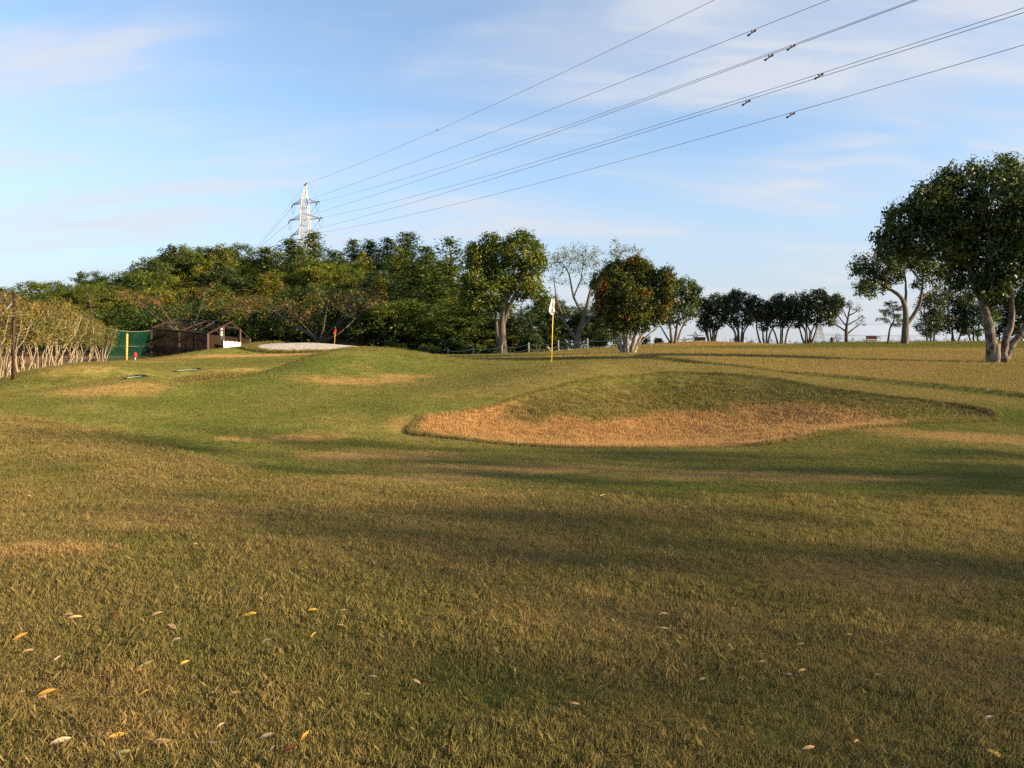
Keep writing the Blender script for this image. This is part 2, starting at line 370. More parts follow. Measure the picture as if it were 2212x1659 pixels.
PATCH_PX = [  # dormant turf: picture x, y, half sizes in metres (across, away), strength, rusty?
 (500,798,2.0,.5,.6,.05),(225,848,1.35,1.0,.72,.30),(300,832,0.9,0.7,.6,.25),(740,822,1.9,.85,.75,.5),(860,815,1.0,.5,.6,.5),(165,793,1.4,1.6,.7,.1),(640,767,4.0,1.5,1.15,1),(500,770,2.6,1.2,1.0,.8),
 (1060,776,2.6,1.4,.85,.3),(1200,771,2.6,1.2,.7,.3),(860,912,.3,.5,.5,.5),(850,985,1.3,.55,.9,.3),(740,990,.7,.4,.8,.3),(1150,1015,2.3,.5,.95,.35),(1550,1025,1.7,.42,.85,.45),(1800,1035,1.5,.35,.6,.5),(900,1035,1.3,.35,.7,.4),
 (640,947,.55,.3,.85,.7),(540,950,.6,.25,.6,.5),(2120,948,1.3,.6,.9,.45),(1980,940,.8,.4,.7,.4),(1900,930,.6,.3,.6,.4),(1500,744,3.6,2.6,.95,.12),(1420,748,3.0,2.2,.8,.1),
 (1960,1260,.62,.5,.9,.15),(1750,1235,.5,.35,.7,.15),(2100,1420,.5,.5,.7,.05),(1500,1350,.45,.4,.6,.0),(420,1120,.9,.6,.6,.15),(60,1195,.5,.35,.8,.55),(1060,1190,.8,.5,.55,.1),(200,1500,.4,.3,.6,.1),(330,1600,.4,.25,.7,.1),
 (1230,1330,.6,.5,.5,.1),(1700,760,5,1.6,.5,.1),(2050,757,6,1.6,.5,.1),(1400,768,2.0,1.4,.6,.3),(420,772,2.2,2.2,.7,.1),(330,781,2.5,1.6,.6,.1),(700,940,.5,.3,.5,.4),(2000,895,.6,.3,.7,.4)]
PH = hits([(p[0], p[1]) for p in PATCH_PX])
GREEN_PX = [(700,800,1.6,1.6,.9),(560,830,1.6,1.2,.8),(520,822,1.3,.8,.95),(620,800,1.2,.9,.95),(690,780,1.2,.9,.9),(440,835,1.0,.7,.8),(450,870,1.6,.8,.6),(900,850,1.3,1.2,.7),(850,890,.7,.9,.7),(780,960,.9,.35,.8),(1050,970,1.4,.3,.6),(1430,815,1.6,1.1,.9),(1300,830,1.0,.9,.7),(2060,885,1.0,.6,.7),(1760,940,.9,.3,.9),
 (960,940,.6,.12,1),(620,930,1.0,.4,.7),(900,790,2.0,1.4,.6),(150,900,1.2,.5,.5),(1900,980,1.4,.35,.6),(800,1000,1.5,.3,.4),(560,785,3.2,3.5,.7),(640,778,2.2,2.0,.8),(1750,747,7,1.8,.8),(2100,745,7,1.8,.8),(1300,757,3,1.5,.6)]
GH = hits([(p[0], p[1]) for p in GREEN_PX])
def turf(x, y, z):
    """dryness and rustiness of the grass at ground points"""
    x = x.ravel(); y = y.ravel(); z = z.ravel()
    n1 = fbm(x, y, 2.6, 21, 4); n2 = fbm(x, y, 0.7, 33, 4)
    wob = (n2 - .5) * 1.5 + (fbm(x, y, .28, 61, 3) - .5) * .9
    sf = poly_sd(x, y, FE_POLY); inr = sst(0.05, -0.1, sf)
    sr = poly_sd(x, y, RL_POLY); inl = sst(0.05, -0.1, sr)
    dry = 0.22 + 0.55 * (n1 - .5) + 0.4 * (n2 - .5)
    dry = dry * (1 - inr) + inr * (0.50 + 0.9 * (n1 - .5) + 0.8 * (n2 - .5))
    dry = dry * (1 - inl) + inl * (0.66 + 0.6 * (n1 - .5) + 0.4 * (n2 - .5))
    plateau = sst(24, 33, y) * sst(0, 5, x); dry = np.maximum(dry, plateau * (0.60 + 0.8 * (n1 - .5)))
    rust = np.zeros_like(dry)
    for p, g in zip(PATCH_PX, PH):
        e = ellipse(x, y, g[0], g[1], p[2], p[3]); k = sst(1.25, 0.45, e + wob * 0.8)
        dry = dry + k * p[4] * .82 * (1 - dry) ; rust = np.maximum(rust, k * p[5] * .85)
    for p, g in zip(GREEN_PX, GH):
        e = ellipse(x, y, g[0], g[1], p[2], p[3]); k = sst(1.3, 0.4, e + wob * 0.7) * p[4]
        dry = dry * (1 - 0.8 * k); rust = rust * (1 - 0.8 * k)
    green_shade_strip = sst(46.5, 48.5, y + .03 * x) * sst(3, 8, x) * sst(66, 62, y); dry = dry * (1 - .7 * green_shade_strip); rust = rust * (1 - .9 * green_shade_strip)  # greener far band with the thicket's shade painted into its turf colour
    mnd = sst(1.3, .6, ellipse(x, y, 13.5, 55.2, 6.5, 3.2) + wob * .3); dry = dry * (1 - mnd) + .95 * mnd; rust = np.maximum(rust, .2 * mnd)
    ins = sst(0.03, -0.06, poly_sd(x, y, GB_POLY))
    r = sst(.32, .08, z + (n2 - .5) * .5 + (n1 - .5) * .35) * sst(8.2, 6.8, x - (n1 - .5) * 2)
    r = np.maximum(r, sst(.9, -.9, x + (n2 - .5) * 1.2) * sst(1.05, .55, z + (n2 - .5) * .4))
    r = np.maximum(r, 0.55 * np.exp(-((x - 6.2) / .9) ** 2 - ((y - 16.3) / .5) ** 2))
    r = np.maximum(r, sst(4.9, 5.8, x) * sst(8.4, 7.5, x) * sst(.52, .32, z + (n2 - .5) * .3))
    gd = np.clip(0.36 + 0.5 * (n2 - .5) + 0.3 * (n1 - .5), 0, 1)
    dry = dry * (1 - ins) + ins * np.maximum(gd, r * .92); rust = rust * (1 - ins) + ins * r * (0.85 + .3 * (n2 - .5))
    rim = sst(.10, .0, np.abs(poly_sd(x, y, GB_POLY) + .08)) * (sst(-2.3, -1.8, x) * sst(2.6, .4, x) * sst(16, 15, y) + sst(4.0, 4.8, x) * sst(9.8, 8.5, x) * sst(16.4, 15.2, y))
    dry = dry * (1 - .8 * rim); rust = rust * (1 - .9 * rim)
    sgb = poly_sd(x, y, GB_POLY); lip = sst(3.2, .6, sgb + wob) * (1 - ins) * sst(17.0, 18.6, y + .18 * np.maximum(x - 3, 0)) * .48; dry = np.maximum(dry, lip); rust = np.maximum(rust, lip * .15)
    slb = poly_sd(x, y, LB_POLY); rimd = sst(.75, .1, slb) * sst(25.6, 26.8, y) * .8; dry = np.maximum(dry * (1 - rimd) + .72 * rimd, dry * 0)
    bare = sst(0.4, 0.75, fbm(x, y, 0.9, 57, 4)) * sst(.55, .9, dry) * (1 - ins) * (1 - plateau) * sst(14, 11, y)
    return np.clip(dry, 0, 1), np.clip(rust, 0, 1), np.clip(bare, 0, 1)
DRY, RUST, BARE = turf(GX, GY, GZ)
SOIL_SHADE = sst(-17.6, -18.6, GX.ravel() + 0.28 * (GY.ravel() - 26) * sst(26, 27, GY.ravel()) + 0.4 * (fbm(GX.ravel(), GY.ravel(), 2, 5, 2) - .5)) * sst(18, 22, GY.ravel())
_lb = poly_sd(GX.ravel(), GY.ravel(), LB_POLY); SOIL_SHADE = np.maximum(SOIL_SHADE, .85 * sst(-.12, -.3, _lb))  # shadow on the pit's inner wall, painted in with the soil colour
SOIL_SHADE = np.maximum(SOIL_SHADE, sst(62, 66, GY.ravel()) * sst(8, 0, GX.ravel()))

TURF_G = (0.086, 0.122, 0.027); TURF_D = (0.315, 0.245, 0.085); TURF_R = (0.44, 0.245, 0.10); SOIL_SHADE_C = (0.105, 0.075, 0.048)
def turf_colour(N, L, attr_type='GEOMETRY', fine=None):
    def att(nm):
        a = N.new('ShaderNodeAttribute'); a.attribute_type = attr_type; a.attribute_name = nm; return a.outputs['Fac']
    def mixc(f, a, b):
        m = N.new('ShaderNodeMixRGB')
        L.new(f, m.inputs[0])
        for i, v in ((1, a), (2, b)):
            if isinstance(v, tuple): m.inputs[i].default_value = (*v, 1)
            else: L.new(v, m.inputs[i])
        return m.outputs[0]
    d = att('dry'); r = att('rust')
    if fine is not None:
        ad = N.new('ShaderNodeMath'); ad.operation = 'MULTIPLY_ADD'; ad.use_clamp = True; L.new(fine, ad.inputs[0]); ad.inputs[1].default_value = 0.9
        sb = N.new('ShaderNodeMath'); sb.operation = 'SUBTRACT'; L.new(d, sb.inputs[0]); sb.inputs[1].default_value = 0.45; L.new(sb.outputs[0], ad.inputs[2]); d = ad.outputs[0]
    return mixc(r, mixc(d, TURF_G, TURF_D), TURF_R)
def ground_material():
    m, N, L = new_mat('turf')
    out = N.new('ShaderNodeOutputMaterial'); tc = N.new('ShaderNodeTexCoord')
    def noise(sc, det=6, ro=.6, stretch=None):
        n = N.new('ShaderNodeTexNoise'); n.inputs['Scale'].default_value = sc; n.inputs['Detail'].default_value = det; n.inputs['Roughness'].default_value = ro
        L.new(tc.outputs['Object'], n.inputs['Vector']); return n.outputs[0]
    f0 = noise(26, 6, .7); f1 = noise(3.4, 5, .62)
    fm = N.new('ShaderNodeMath'); fm.operation = 'MULTIPLY_ADD'; L.new(f1, fm.inputs[0]); fm.inputs[1].default_value = .75; fs = N.new('ShaderNodeMath'); fs.operation = 'MULTIPLY_ADD'; L.new(f0, fs.inputs[0]); fs.inputs[1].default_value = .85; fs.inputs[2].default_value = -.30; L.new(fs.outputs[0], fm.inputs[2]); f = fm.outputs[0]
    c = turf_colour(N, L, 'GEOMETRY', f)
    sa = N.new('ShaderNodeAttribute'); sa.attribute_name = 'soil_shade'
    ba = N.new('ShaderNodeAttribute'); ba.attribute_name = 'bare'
    mm = N.new('ShaderNodeMixRGB'); L.new(sa.outputs['Fac'], mm.inputs[0]); L.new(c, mm.inputs[1]); mm.inputs[2].default_value = (*SOIL_SHADE_C, 1)
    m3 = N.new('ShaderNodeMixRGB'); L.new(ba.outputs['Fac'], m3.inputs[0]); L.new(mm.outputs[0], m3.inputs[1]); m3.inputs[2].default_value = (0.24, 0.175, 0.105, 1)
    g = noise(85, 4, .75)
    mr = N.new('ShaderNodeMapRange'); L.new(g, mr.inputs[0]); mr.inputs[1].default_value = .3; mr.inputs[2].default_value = .7; mr.inputs[3].default_value = .62; mr.inputs[4].default_value = 1.25
    mu = N.new('ShaderNodeMixRGB'); mu.blend_type = 'MULTIPLY'; mu.inputs[0].default_value = 1; L.new(m3.outputs[0], mu.inputs[1]); L.new(mr.outputs[0], mu.inputs[2])
    df = N.new('ShaderNodeBsdfDiffuse'); df.inputs['Roughness'].default_value = .9; L.new(mu.outputs[0], df.inputs[0])
    g2 = noise(38, 5, .75)
    bp = N.new('ShaderNodeBump'); bp.inputs['Strength'].default_value = .55; bp.inputs['Distance'].default_value = .03; L.new(g2, bp.inputs['Height']); L.new(bp.outputs[0], df.inputs['Normal'])
    L.new(df.outputs[0], out.inputs[0]); return m
ny, nx = GX.shape
idx = np.arange(ny * nx).reshape(ny, nx)
gf = np.stack([idx[:-1, :-1], idx[:-1, 1:], idx[1:, 1:], idx[1:, :-1]], -1).reshape(-1, 4)
gme = mesh_arrays('ground', np.stack([GX, GY, GZ], -1), [gf], True)
for nm, v in (('dry', DRY), ('rust', RUST), ('soil_shade', SOIL_SHADE), ('bare', BARE)):
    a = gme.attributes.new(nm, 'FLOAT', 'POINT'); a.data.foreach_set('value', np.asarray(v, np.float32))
M_TURF = ground_material()
ground = tag(obj('ground', gme, M_TURF), 'mown golf course turf with green and dormant brown patches', None, None, 'structure')

# ------------------------------------------------------------------ sand
def sand_material():
    m, N, L = new_mat('sand')
    out = N.new('ShaderNodeOutputMaterial'); tc = N.new('ShaderNodeTexCoord'); df = N.new('ShaderNodeBsdfDiffuse')
    n = N.new('ShaderNodeTexNoise'); n.inputs['Scale'].default_value = 3.2; n.inputs['Detail'].default_value = 7; n.inputs['Roughness'].default_value = .65; L.new(tc.outputs['Object'], n.inputs['Vector'])
    cr = N.new('ShaderNodeValToRGB'); L.new(n.outputs[0], cr.inputs[0]); cr.color_ramp.elements[0].position = .3; cr.color_ramp.elements[0].color = (.34, .31, .27, 1); cr.color_ramp.elements[1].position = .7; cr.color_ramp.elements[1].color = (.52, .49, .44, 1)
    bp = N.new('ShaderNodeBump'); bp.inputs['Strength'].default_value = .8; bp.inputs['Distance'].default_value = .15; L.new(n.outputs[0], bp.inputs['Height']); L.new(bp.outputs[0], df.inputs['Normal'])
    L.new(cr.outputs[0], df.inputs[0]); L.new(df.outputs[0], out.inputs[0]); return m
M_SAND = sand_material()
def sand_sheet(name, poly, label, lift=.03, rings=26, shrink=1.0):
    poly = np.asarray(poly); c = poly.mean(0); n = len(poly)
    rr = random.Random(5); wob = np.array([1 + .018 * math.sin(i * 1.7) + .012 * math.sin(i * 3.1 + 1) for i in range(n)])
    V = [[c[0], c[1]]]
    for k in range(1, rings + 1): V += list(c + (poly - c) * (k / rings) * shrink * np.where(k == rings, wob, 1)[..., None] if k == rings else c + (poly - c) * (k / rings) * shrink)
    V = np.array(V); Z = height(V[:, 0], V[:, 1]) + lift
    Z[-n:] -= lift + .03
    F3 = np.array([[0, 1 + i, 1 + (i + 1) % n] for i in range(n)])
    F4 = np.array([[1 + (k - 1) * n + i, 1 + k * n + i, 1 + k * n + (i + 1) % n, 1 + (k - 1) * n + (i + 1) % n] for k in range(1, rings) for i in range(n)])
    me = mesh_arrays(name, np.column_stack([V, Z]), [F3, F4], True)
    return tag(obj(name, me, M_SAND), label, None, None, 'structure')
sand_sheet('sand_bunker', SB_POLY, 'pale grey sand of the raised bunker below the red flag', .05)
sand_sheet('sand_bunker', LB_POLY, 'sand at the bottom of the grassy pit beside the two rakes', .03, 26, .72)

# ------------------------------------------------------------------ grass blades
def tuft_mesh(name, n, rad, hgt, wid, seed, lean=0.5, two=True):
    rng = np.random.default_rng(seed); V = []; F4 = []; F3 = []
    for i in range(n):
        a = rng.uniform(0, 6.283); r = rad * math.sqrt(rng.uniform()); bx, by = r * math.cos(a), r * math.sin(a)
        t = rng.uniform(0, 6.283); L_ = hgt * rng.uniform(.55, 1.15); le = lean * rng.uniform(.1, 1.3); w = wid * rng.uniform(.7, 1.2) / 2
        dx, dy = math.cos(t), math.sin(t); s = rng.uniform(0, 6.283); sx, sy = math.cos(s), math.sin(s)
        b = len(V)
        m = (bx + dx * L_ * le * .3, by + dy * L_ * le * .3, L_ * .55); tp = (bx + dx * L_ * le, by + dy * L_ * le, L_ * (1 - .35 * min(1, le)))
        V += [(bx - sx * w, by - sy * w, -.004), (bx + sx * w, by + sy * w, -.004), (m[0] + sx * w * .8, m[1] + sy * w * .8, m[2]), (m[0] - sx * w * .8, m[1] - sy * w * .8, m[2]), tp]
        F4.append([b, b + 1, b + 2, b + 3]); F3.append([b + 3, b + 2, b + 4])
    return mesh_arrays(name, V, [np.array(F4), np.array(F3)])
def grass_material(name, gcol, dcol, rcol):
    m, N, L = new_mat(name)
    out = N.new('ShaderNodeOutputMaterial'); ge = N.new('ShaderNodeNewGeometry')
    def att(nm):
        a = N.new('ShaderNodeAttribute'); a.attribute_type = 'INSTANCER'; a.attribute_name = nm; return a.outputs['Fac']
    ad = N.new('ShaderNodeMath'); ad.operation = 'MULTIPLY_ADD'; L.new(ge.outputs['Random Per Island'], ad.inputs[0]); ad.inputs[1].default_value = .9
    sb = N.new('ShaderNodeMath'); sb.operation = 'SUBTRACT'; L.new(att('dry'), sb.inputs[0]); sb.inputs[1].default_value = .45; L.new(sb.outputs[0], ad.inputs[2]); ad.use_clamp = True
    m1 = N.new('ShaderNodeMixRGB'); L.new(ad.outputs[0], m1.inputs[0]); m1.inputs[1].default_value = (*gcol, 1); m1.inputs[2].default_value = (*dcol, 1)
    m2 = N.new('ShaderNodeMixRGB'); rm = N.new('ShaderNodeMath'); rm.operation = 'FRACT'; rq = N.new('ShaderNodeMath'); rq.operation = 'MULTIPLY'; L.new(ge.outputs['Random Per Island'], rq.inputs[0]); rq.inputs[1].default_value = 17.3; L.new(rq.outputs[0], rm.inputs[0]); rs = N.new('ShaderNodeMath'); rs.operation = 'MULTIPLY_ADD'; L.new(rm.outputs[0], rs.inputs[0]); rs.inputs[1].default_value = .75; rs.inputs[2].default_value = .35; rt = N.new('ShaderNodeMath'); rt.operation = 'MULTIPLY'; rt.use_clamp = True; L.new(rs.outputs[0], rt.inputs[0]); L.new(att('rust'), rt.inputs[1]); L.new(rt.outputs[0], m2.inputs[0]); L.new(m1.outputs[0], m2.inputs[1]); m2.inputs[2].default_value = (*rcol, 1)
    df = N.new('ShaderNodeBsdfDiffuse'); tr = N.new('ShaderNodeBsdfTranslucent'); L.new(m2.outputs[0], df.inputs[0]); L.new(m2.outputs[0], tr.inputs[0])
    mx = N.new('ShaderNodeMixShader'); mx.inputs[0].default_value = .35; L.new(df.outputs[0], mx.inputs[1]); L.new(tr.outputs[0], mx.inputs[2])
    L.new(mx.outputs[0], out.inputs[0]); return m
M_BLADE = grass_material('grass_blade', (0.098, 0.128, 0.030), (0.27, 0.205, 0.080), (0.50, 0.300, 0.135))
def scatter(name, P, zs, rots, scl, tuft, label):
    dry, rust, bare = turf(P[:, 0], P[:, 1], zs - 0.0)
    me = bpy.data.meshes.new(name); me.vertices.add(len(P)); me.vertices.foreach_set('co', np.column_stack([P, zs]).astype(np.float32).ravel())
    for nm, v in (('dry', dry), ('rust', rust)):
        a = me.attributes.new(nm, 'FLOAT', 'POINT'); a.data.foreach_set('value', v.astype(np.float32))
    a = me.attributes.new('rot', 'FLOAT_VECTOR', 'POINT'); a.data.foreach_set('vector', rots.astype(np.float32).ravel())
    k = (1 - .55 * bare)
    a = me.attributes.new('scl', 'FLOAT_VECTOR', 'POINT'); a.data.foreach_set('vector', (scl * np.column_stack([np.ones_like(k), np.ones_like(k), k])).astype(np.float32).ravel())
    me.update()
    o = obj(name, me)
    ng = bpy.data.node_groups.new(name + '_scatter', 'GeometryNodeTree')
    ng.interface.new_socket('Geometry', in_out='INPUT', socket_type='NodeSocketGeometry'); ng.interface.new_socket('Geometry', in_out='OUTPUT', socket_type='NodeSocketGeometry')
    N, L = ng.nodes, ng.links
    gi = N.new('NodeGroupInput'); go = N.new('NodeGroupOutput'); ip = N.new('GeometryNodeInstanceOnPoints'); oi = N.new('GeometryNodeObjectInfo')
    oi.inputs['Object'].default_value = tuft; oi.inputs['As Instance'].default_value = True
    def na(nm):
        n = N.new('GeometryNodeInputNamedAttribute'); n.data_type = 'FLOAT_VECTOR'; n.inputs['Name'].default_value = nm
        return [s for s in n.outputs if s.name == 'Attribute' and s.enabled][0]
    L.new(gi.outputs[0], ip.inputs['Points']); L.new(oi.outputs['Geometry'], ip.inputs['Instance'])
    L.new(na('rot'), ip.inputs['Rotation']); L.new(na('scl'), ip.inputs['Scale']); L.new(ip.outputs[0], go.inputs[0])
    md = o.modifiers.new('scatter', 'NODES'); md.node_group = ng
    return tag(o, label, 'grass', None, 'stuff')
def tuft_obj(me):
    me.materials.append(M_BLADE); return bpy.data.objects.new(me.name, me)      # template only, not linked
def field(n, ylo, yhi, seed, wide=0.86, pw=1.0):
    """random ground points over the wedge of lawn in front of the viewer, denser nearby"""
    rng = np.random.default_rng(seed); u = rng.uniform(size=n)
    e = 2 - pw; y = (ylo ** e + u * (yhi ** e - ylo ** e)) ** (1 / e) if e > 0 else ylo * (yhi / ylo) ** u
    x = rng.uniform(-1, 1, n) * (wide * y + .5); return np.column_stack([x, y]), rng
def spin(rng, n, tilt=.25): return np.column_stack([rng.normal(0, tilt, n), rng.normal(0, tilt, n), rng.uniform(0, 6.283, n)])
def straw_mesh():
    rng = np.random.default_rng(55); V = []; F = []
    for i in range(6):
        a = rng.uniform(0, 6.283); L_ = rng.uniform(.03, .075); c = rng.normal(0, .03, 2); w = .0016; dx, dy = math.cos(a) * L_ / 2, math.sin(a) * L_ / 2; z0, z1 = rng.uniform(0, .012, 2); b = len(V)
        V += [(c[0] - dx + dy / L_ * w, c[1] - dy - dx / L_ * w, z0), (c[0] - dx - dy / L_ * w, c[1] - dy + dx / L_ * w, z0 + .001), (c[0] + dx - dy / L_ * w, c[1] + dy + dx / L_ * w, z1 + .001), (c[0] + dx + dy / L_ * w, c[1] + dy - dx / L_ * w, z1)]; F.append([b, b + 1, b + 2, b + 3])
    return mesh_arrays('straw', V, [np.array(F)])
def build_grass():
    P, rng = field(190000, 2.1, 15.0, 1, pw=1.35)
    sd = poly_sd(P[:, 0], P[:, 1], FE_POLY); P = P[sd < rng.normal(0, .05, len(P)) + .02]; n = len(P)
    hv = 0.40 + 1.25 * fbm(P[:, 0], P[:, 1], .40, 41, 4)
    s = rng.uniform(.75, 1.25, n) * hv; dist = 1 + .035 * np.clip(P[:, 1] - 3, 0, 8)
    scatter('rough_grass', P, height(P[:, 0], P[:, 1]), spin(rng, n), np.column_stack([s * dist, s * dist, s]), tuft_obj(tuft_mesh('rough_tuft', 14, .05, .036, .0034, 3, .8)), 'dry mixed rough grass covering the whole foreground')
    P, rng = field(150000, 8.3, 26.0, 2, wide=.80, pw=1.3)
    sd = poly_sd(P[:, 0], P[:, 1], FE_POLY); sg = poly_sd(P[:, 0], P[:, 1], GB_POLY); s2 = poly_sd(P[:, 0], P[:, 1], LB_POLY); P = P[(sd > 0) & (sg > 0) & (s2 > .1)]; n = len(P)
    s = rng.uniform(.7, 1.2, n); sc = 1 + .03 * np.clip(P[:, 1] - 9, 0, 20)
    lr = 1 + 1.4 * sst(.05, -.1, poly_sd(P[:, 0], P[:, 1], RL_POLY))
    scatter('fairway_grass', P, height(P[:, 0], P[:, 1]), spin(rng, n, .2), np.column_stack([s * sc, s * sc, s * lr * sc]), tuft_obj(tuft_mesh('fairway_tuft', 12, .075, .016, .006, 5, .8)), 'short mown grass of the fairway round the grassy hollow')
    rng = np.random.default_rng(9); lo = GB_POLY.min(0); hi = GB_POLY.max(0); P = rng.uniform(lo, hi, (30000, 2))
    sg = poly_sd(P[:, 0], P[:, 1], GB_POLY); P = P[sg < -.01]
    k_ = np.linspace(0, 1, len(GB_POLY), endpoint=False); e_ = rng.integers(0, len(GB_POLY), 5200); t_ = rng.uniform(size=(5200, 1)); Q = GB_POLY[e_] * (1 - t_) + GB_POLY[(e_ + 1) % len(GB_POLY)] * t_ + rng.normal(0, .05, (5200, 2)); Q = Q[poly_sd(Q[:, 0], Q[:, 1], GB_POLY) < .01]; P = np.concatenate([P, Q]); n = len(P); z = height(P[:, 0], P[:, 1])
    s = rng.uniform(.7, 1.35, n) * (.75 + .6 * fbm(P[:, 0], P[:, 1], .6, 12, 3)) * (1 - .35 * sst(-.5, 0, poly_sd(P[:, 0], P[:, 1], GB_POLY)) * sst(16.5, 18, P[:, 1])) * (1 - .45 * sst(-.35, 0, poly_sd(P[:, 0], P[:, 1], GB_POLY)) * sst(16, 15, P[:, 1]))
    rz_ = sst(-.16, -.06, poly_sd(P[:, 0], P[:, 1], GB_POLY)) * (sst(-2.3, -1.9, P[:, 0]) * sst(2.4, .4, P[:, 0]) * sst(15.6, 14.8, P[:, 1]) + sst(4.0, 4.6, P[:, 0]) * sst(7.6, 7.0, P[:, 0]) * sst(16.6, 16.0, P[:, 1])); s = s * (1 + .6 * np.clip(rz_, 0, 1))
    scatter('hollow_grass', P, z, spin(rng, n, .3), np.column_stack([s, s, s]), tuft_obj(tuft_mesh('hollow_tuft', 13, .07, .062, .0065, 7, .65)), 'longer rusty and green grass filling the hollow')
    P, rng = field(34000, 2.1, 13.0, 14, pw=1.4); d_, r_, b_ = turf(P[:, 0], P[:, 1], height(P[:, 0], P[:, 1])); P = P[(d_ + rng.normal(0, .15, len(P)) > .52) & (poly_sd(P[:, 0], P[:, 1], FE_POLY) < .3)]; n = len(P); s = rng.uniform(.6, 1.3, n)
    rt = spin(rng, n, .12); scatter('dead_straw', P, height(P[:, 0], P[:, 1]) + rng.uniform(.004, .018, n), rt, np.column_stack([s, s, s]), tuft_obj(straw_mesh()), 'dead straw lying matted in the foreground grass')
    P, rng = field(170000, 25.0, 62.0, 4, wide=.76, pw=1.0)
    ok = (poly_sd(P[:, 0], P[:, 1], SB_POLY) > .1) & (poly_sd(P[:, 0], P[:, 1], LB_POLY) > .1) & ~((P[:, 1] > 56) & (P[:, 0] < -2)); P = P[ok]; n = len(P)
    s = rng.uniform(.7, 1.3, n); sc = .8 + .014 * np.clip(P[:, 1] - 25, 0, 40); lo = .55 + .45 * sst(0, 5, P[:, 0])
    scatter('far_lawn_grass', P, height(P[:, 0], P[:, 1]), spin(rng, n, .2), np.column_stack([s * sc, s * sc, s * lo]), tuft_obj(tuft_mesh('far_tuft', 12, .16, .045, .013, 6, .8)), 'golden lawn grass stretching from the green to the skyline trees')
    # rim grass round the left sand pit and the big sand face
    rng = np.random.default_rng(19); lo = LB_POLY.min(0) - .8; hi = LB_POLY.max(0) + .8; P = rng.uniform(lo, hi, (26000, 2))
    sg = poly_sd(P[:, 0], P[:, 1], LB_POLY); P = P[(sg < .5) & (sg > -1.1) & (P[:, 1] > 26) | (sg > 0) & (sg < .35)]; n = len(P); s = rng.uniform(.8, 1.5, n)
    lo = SB_POLY.min(0) - 1.2; hi = SB_POLY.max(0) + 1.2; Q = rng.uniform(lo, hi, (9000, 2)); sg = poly_sd(Q[:, 0], Q[:, 1], SB_POLY); Q = Q[(sg > -.05) & (sg < .8) & ((Q[:, 0] < -16.4) | (Q[:, 1] < 50.0))]
    P = np.concatenate([P, Q]); s = np.concatenate([s, rng.uniform(1.2, 2.2, len(Q))]); n = len(P)
    scatter('bunker_rim_grass', P, height(P[:, 0], P[:, 1]), spin(rng, n, .3), np.column_stack([s, s, s]), tuft_obj(tuft_mesh('rim_tuft', 12, .09, .12, .012, 8, .7)), 'yellowish long grass along the rims of the sand bunkers')
build_grass()

# ------------------------------------------------------------------ trees
def tubes_fast(segs, sides):
    """segs: list of polylines (pts, radii) -> vertex and face arrays"""
    V = []; F = []; n = 0; ang = np.arange(sides) * 2 * math.pi / sides
    for pts, rad in segs:
        pts = np.asarray(pts, float); rad = np.asarray(rad, float); k = len(pts)
        T = np.gradient(pts, axis=0); T /= np.linalg.norm(T, axis=1)[:, None] + 1e-9
        ref = np.where(np.abs(T[:, 2:3]) < .9, [[0, 0, 1.0]], [[1.0, 0, 0]])
        if k > 2: ref = np.repeat(ref[:1], k, 0)
        a = np.cross(T, ref); a /= np.linalg.norm(a, axis=1)[:, None] + 1e-9; b = np.cross(T, a)
        P = pts[:, None] + rad[:, None, None] * (np.cos(ang)[None, :, None] * a[:, None] + np.sin(ang)[None, :, None] * b[:, None])
        V.append(P.reshape(-1, 3)); i = np.arange(k * sides).reshape(k, sides) + n; j = np.roll(i, -1, 1)
        F.append(np.stack([i[:-1], j[:-1], j[1:], i[1:]], -1).reshape(-1, 4)); n += k * sides
    return np.concatenate(V), np.concatenate(F)
def bend(p, q, rng, amt, n=5):
    p = np.asarray(p, float); q = np.asarray(q, float); t = np.linspace(0, 1, n)[:, None]; L_ = np.linalg.norm(q - p)
    off = rng.normal(0, 1, 3) * amt * L_; off2 = rng.normal(0, 1, 3) * amt * .5 * L_
    return p + (q - p) * t + np.sin(t * math.pi) * off + np.sin(t * 2 * math.pi) * off2
def leaves(C, n_per, crad, lsize, rng, aspect=.5, up=.35, droop=0.0, flat=1.0):
    """leaf faces scattered round cluster centres C"""
    m = len(C) * n_per; c = np.repeat(C, n_per, 0)
    off = rng.normal(0, 1, (m, 3)); off /= np.linalg.norm(off, axis=1)[:, None]; off *= (rng.uniform(size=(m, 1)) ** .5) * crad * rng.uniform(.6, 1.3, (m, 1)); off[:, 2] *= flat
    p = c + off
    nrm = off / (np.linalg.norm(off, axis=1)[:, None] + 1e-9) * 1.3 + rng.normal(0, .48, (m, 3)) + [0, 0, up]; nrm /= np.linalg.norm(nrm, axis=1)[:, None] + 1e-9
    d = rng.normal(0, 1, (m, 3)) + [0, 0, -droop]; d -= (d * nrm).sum(1)[:, None] * nrm; d /= np.linalg.norm(d, axis=1)[:, None] + 1e-9
    s = np.cross(nrm, d); L_ = lsize * rng.uniform(.6, 1.3, (m, 1)); w = L_ * aspect * .5
    f = nrm * L_ * .12
    V = np.stack([p - d * L_ * .5, p + s * w + f, p + d * L_ * .5, p - s * w + f], 1)
    return V
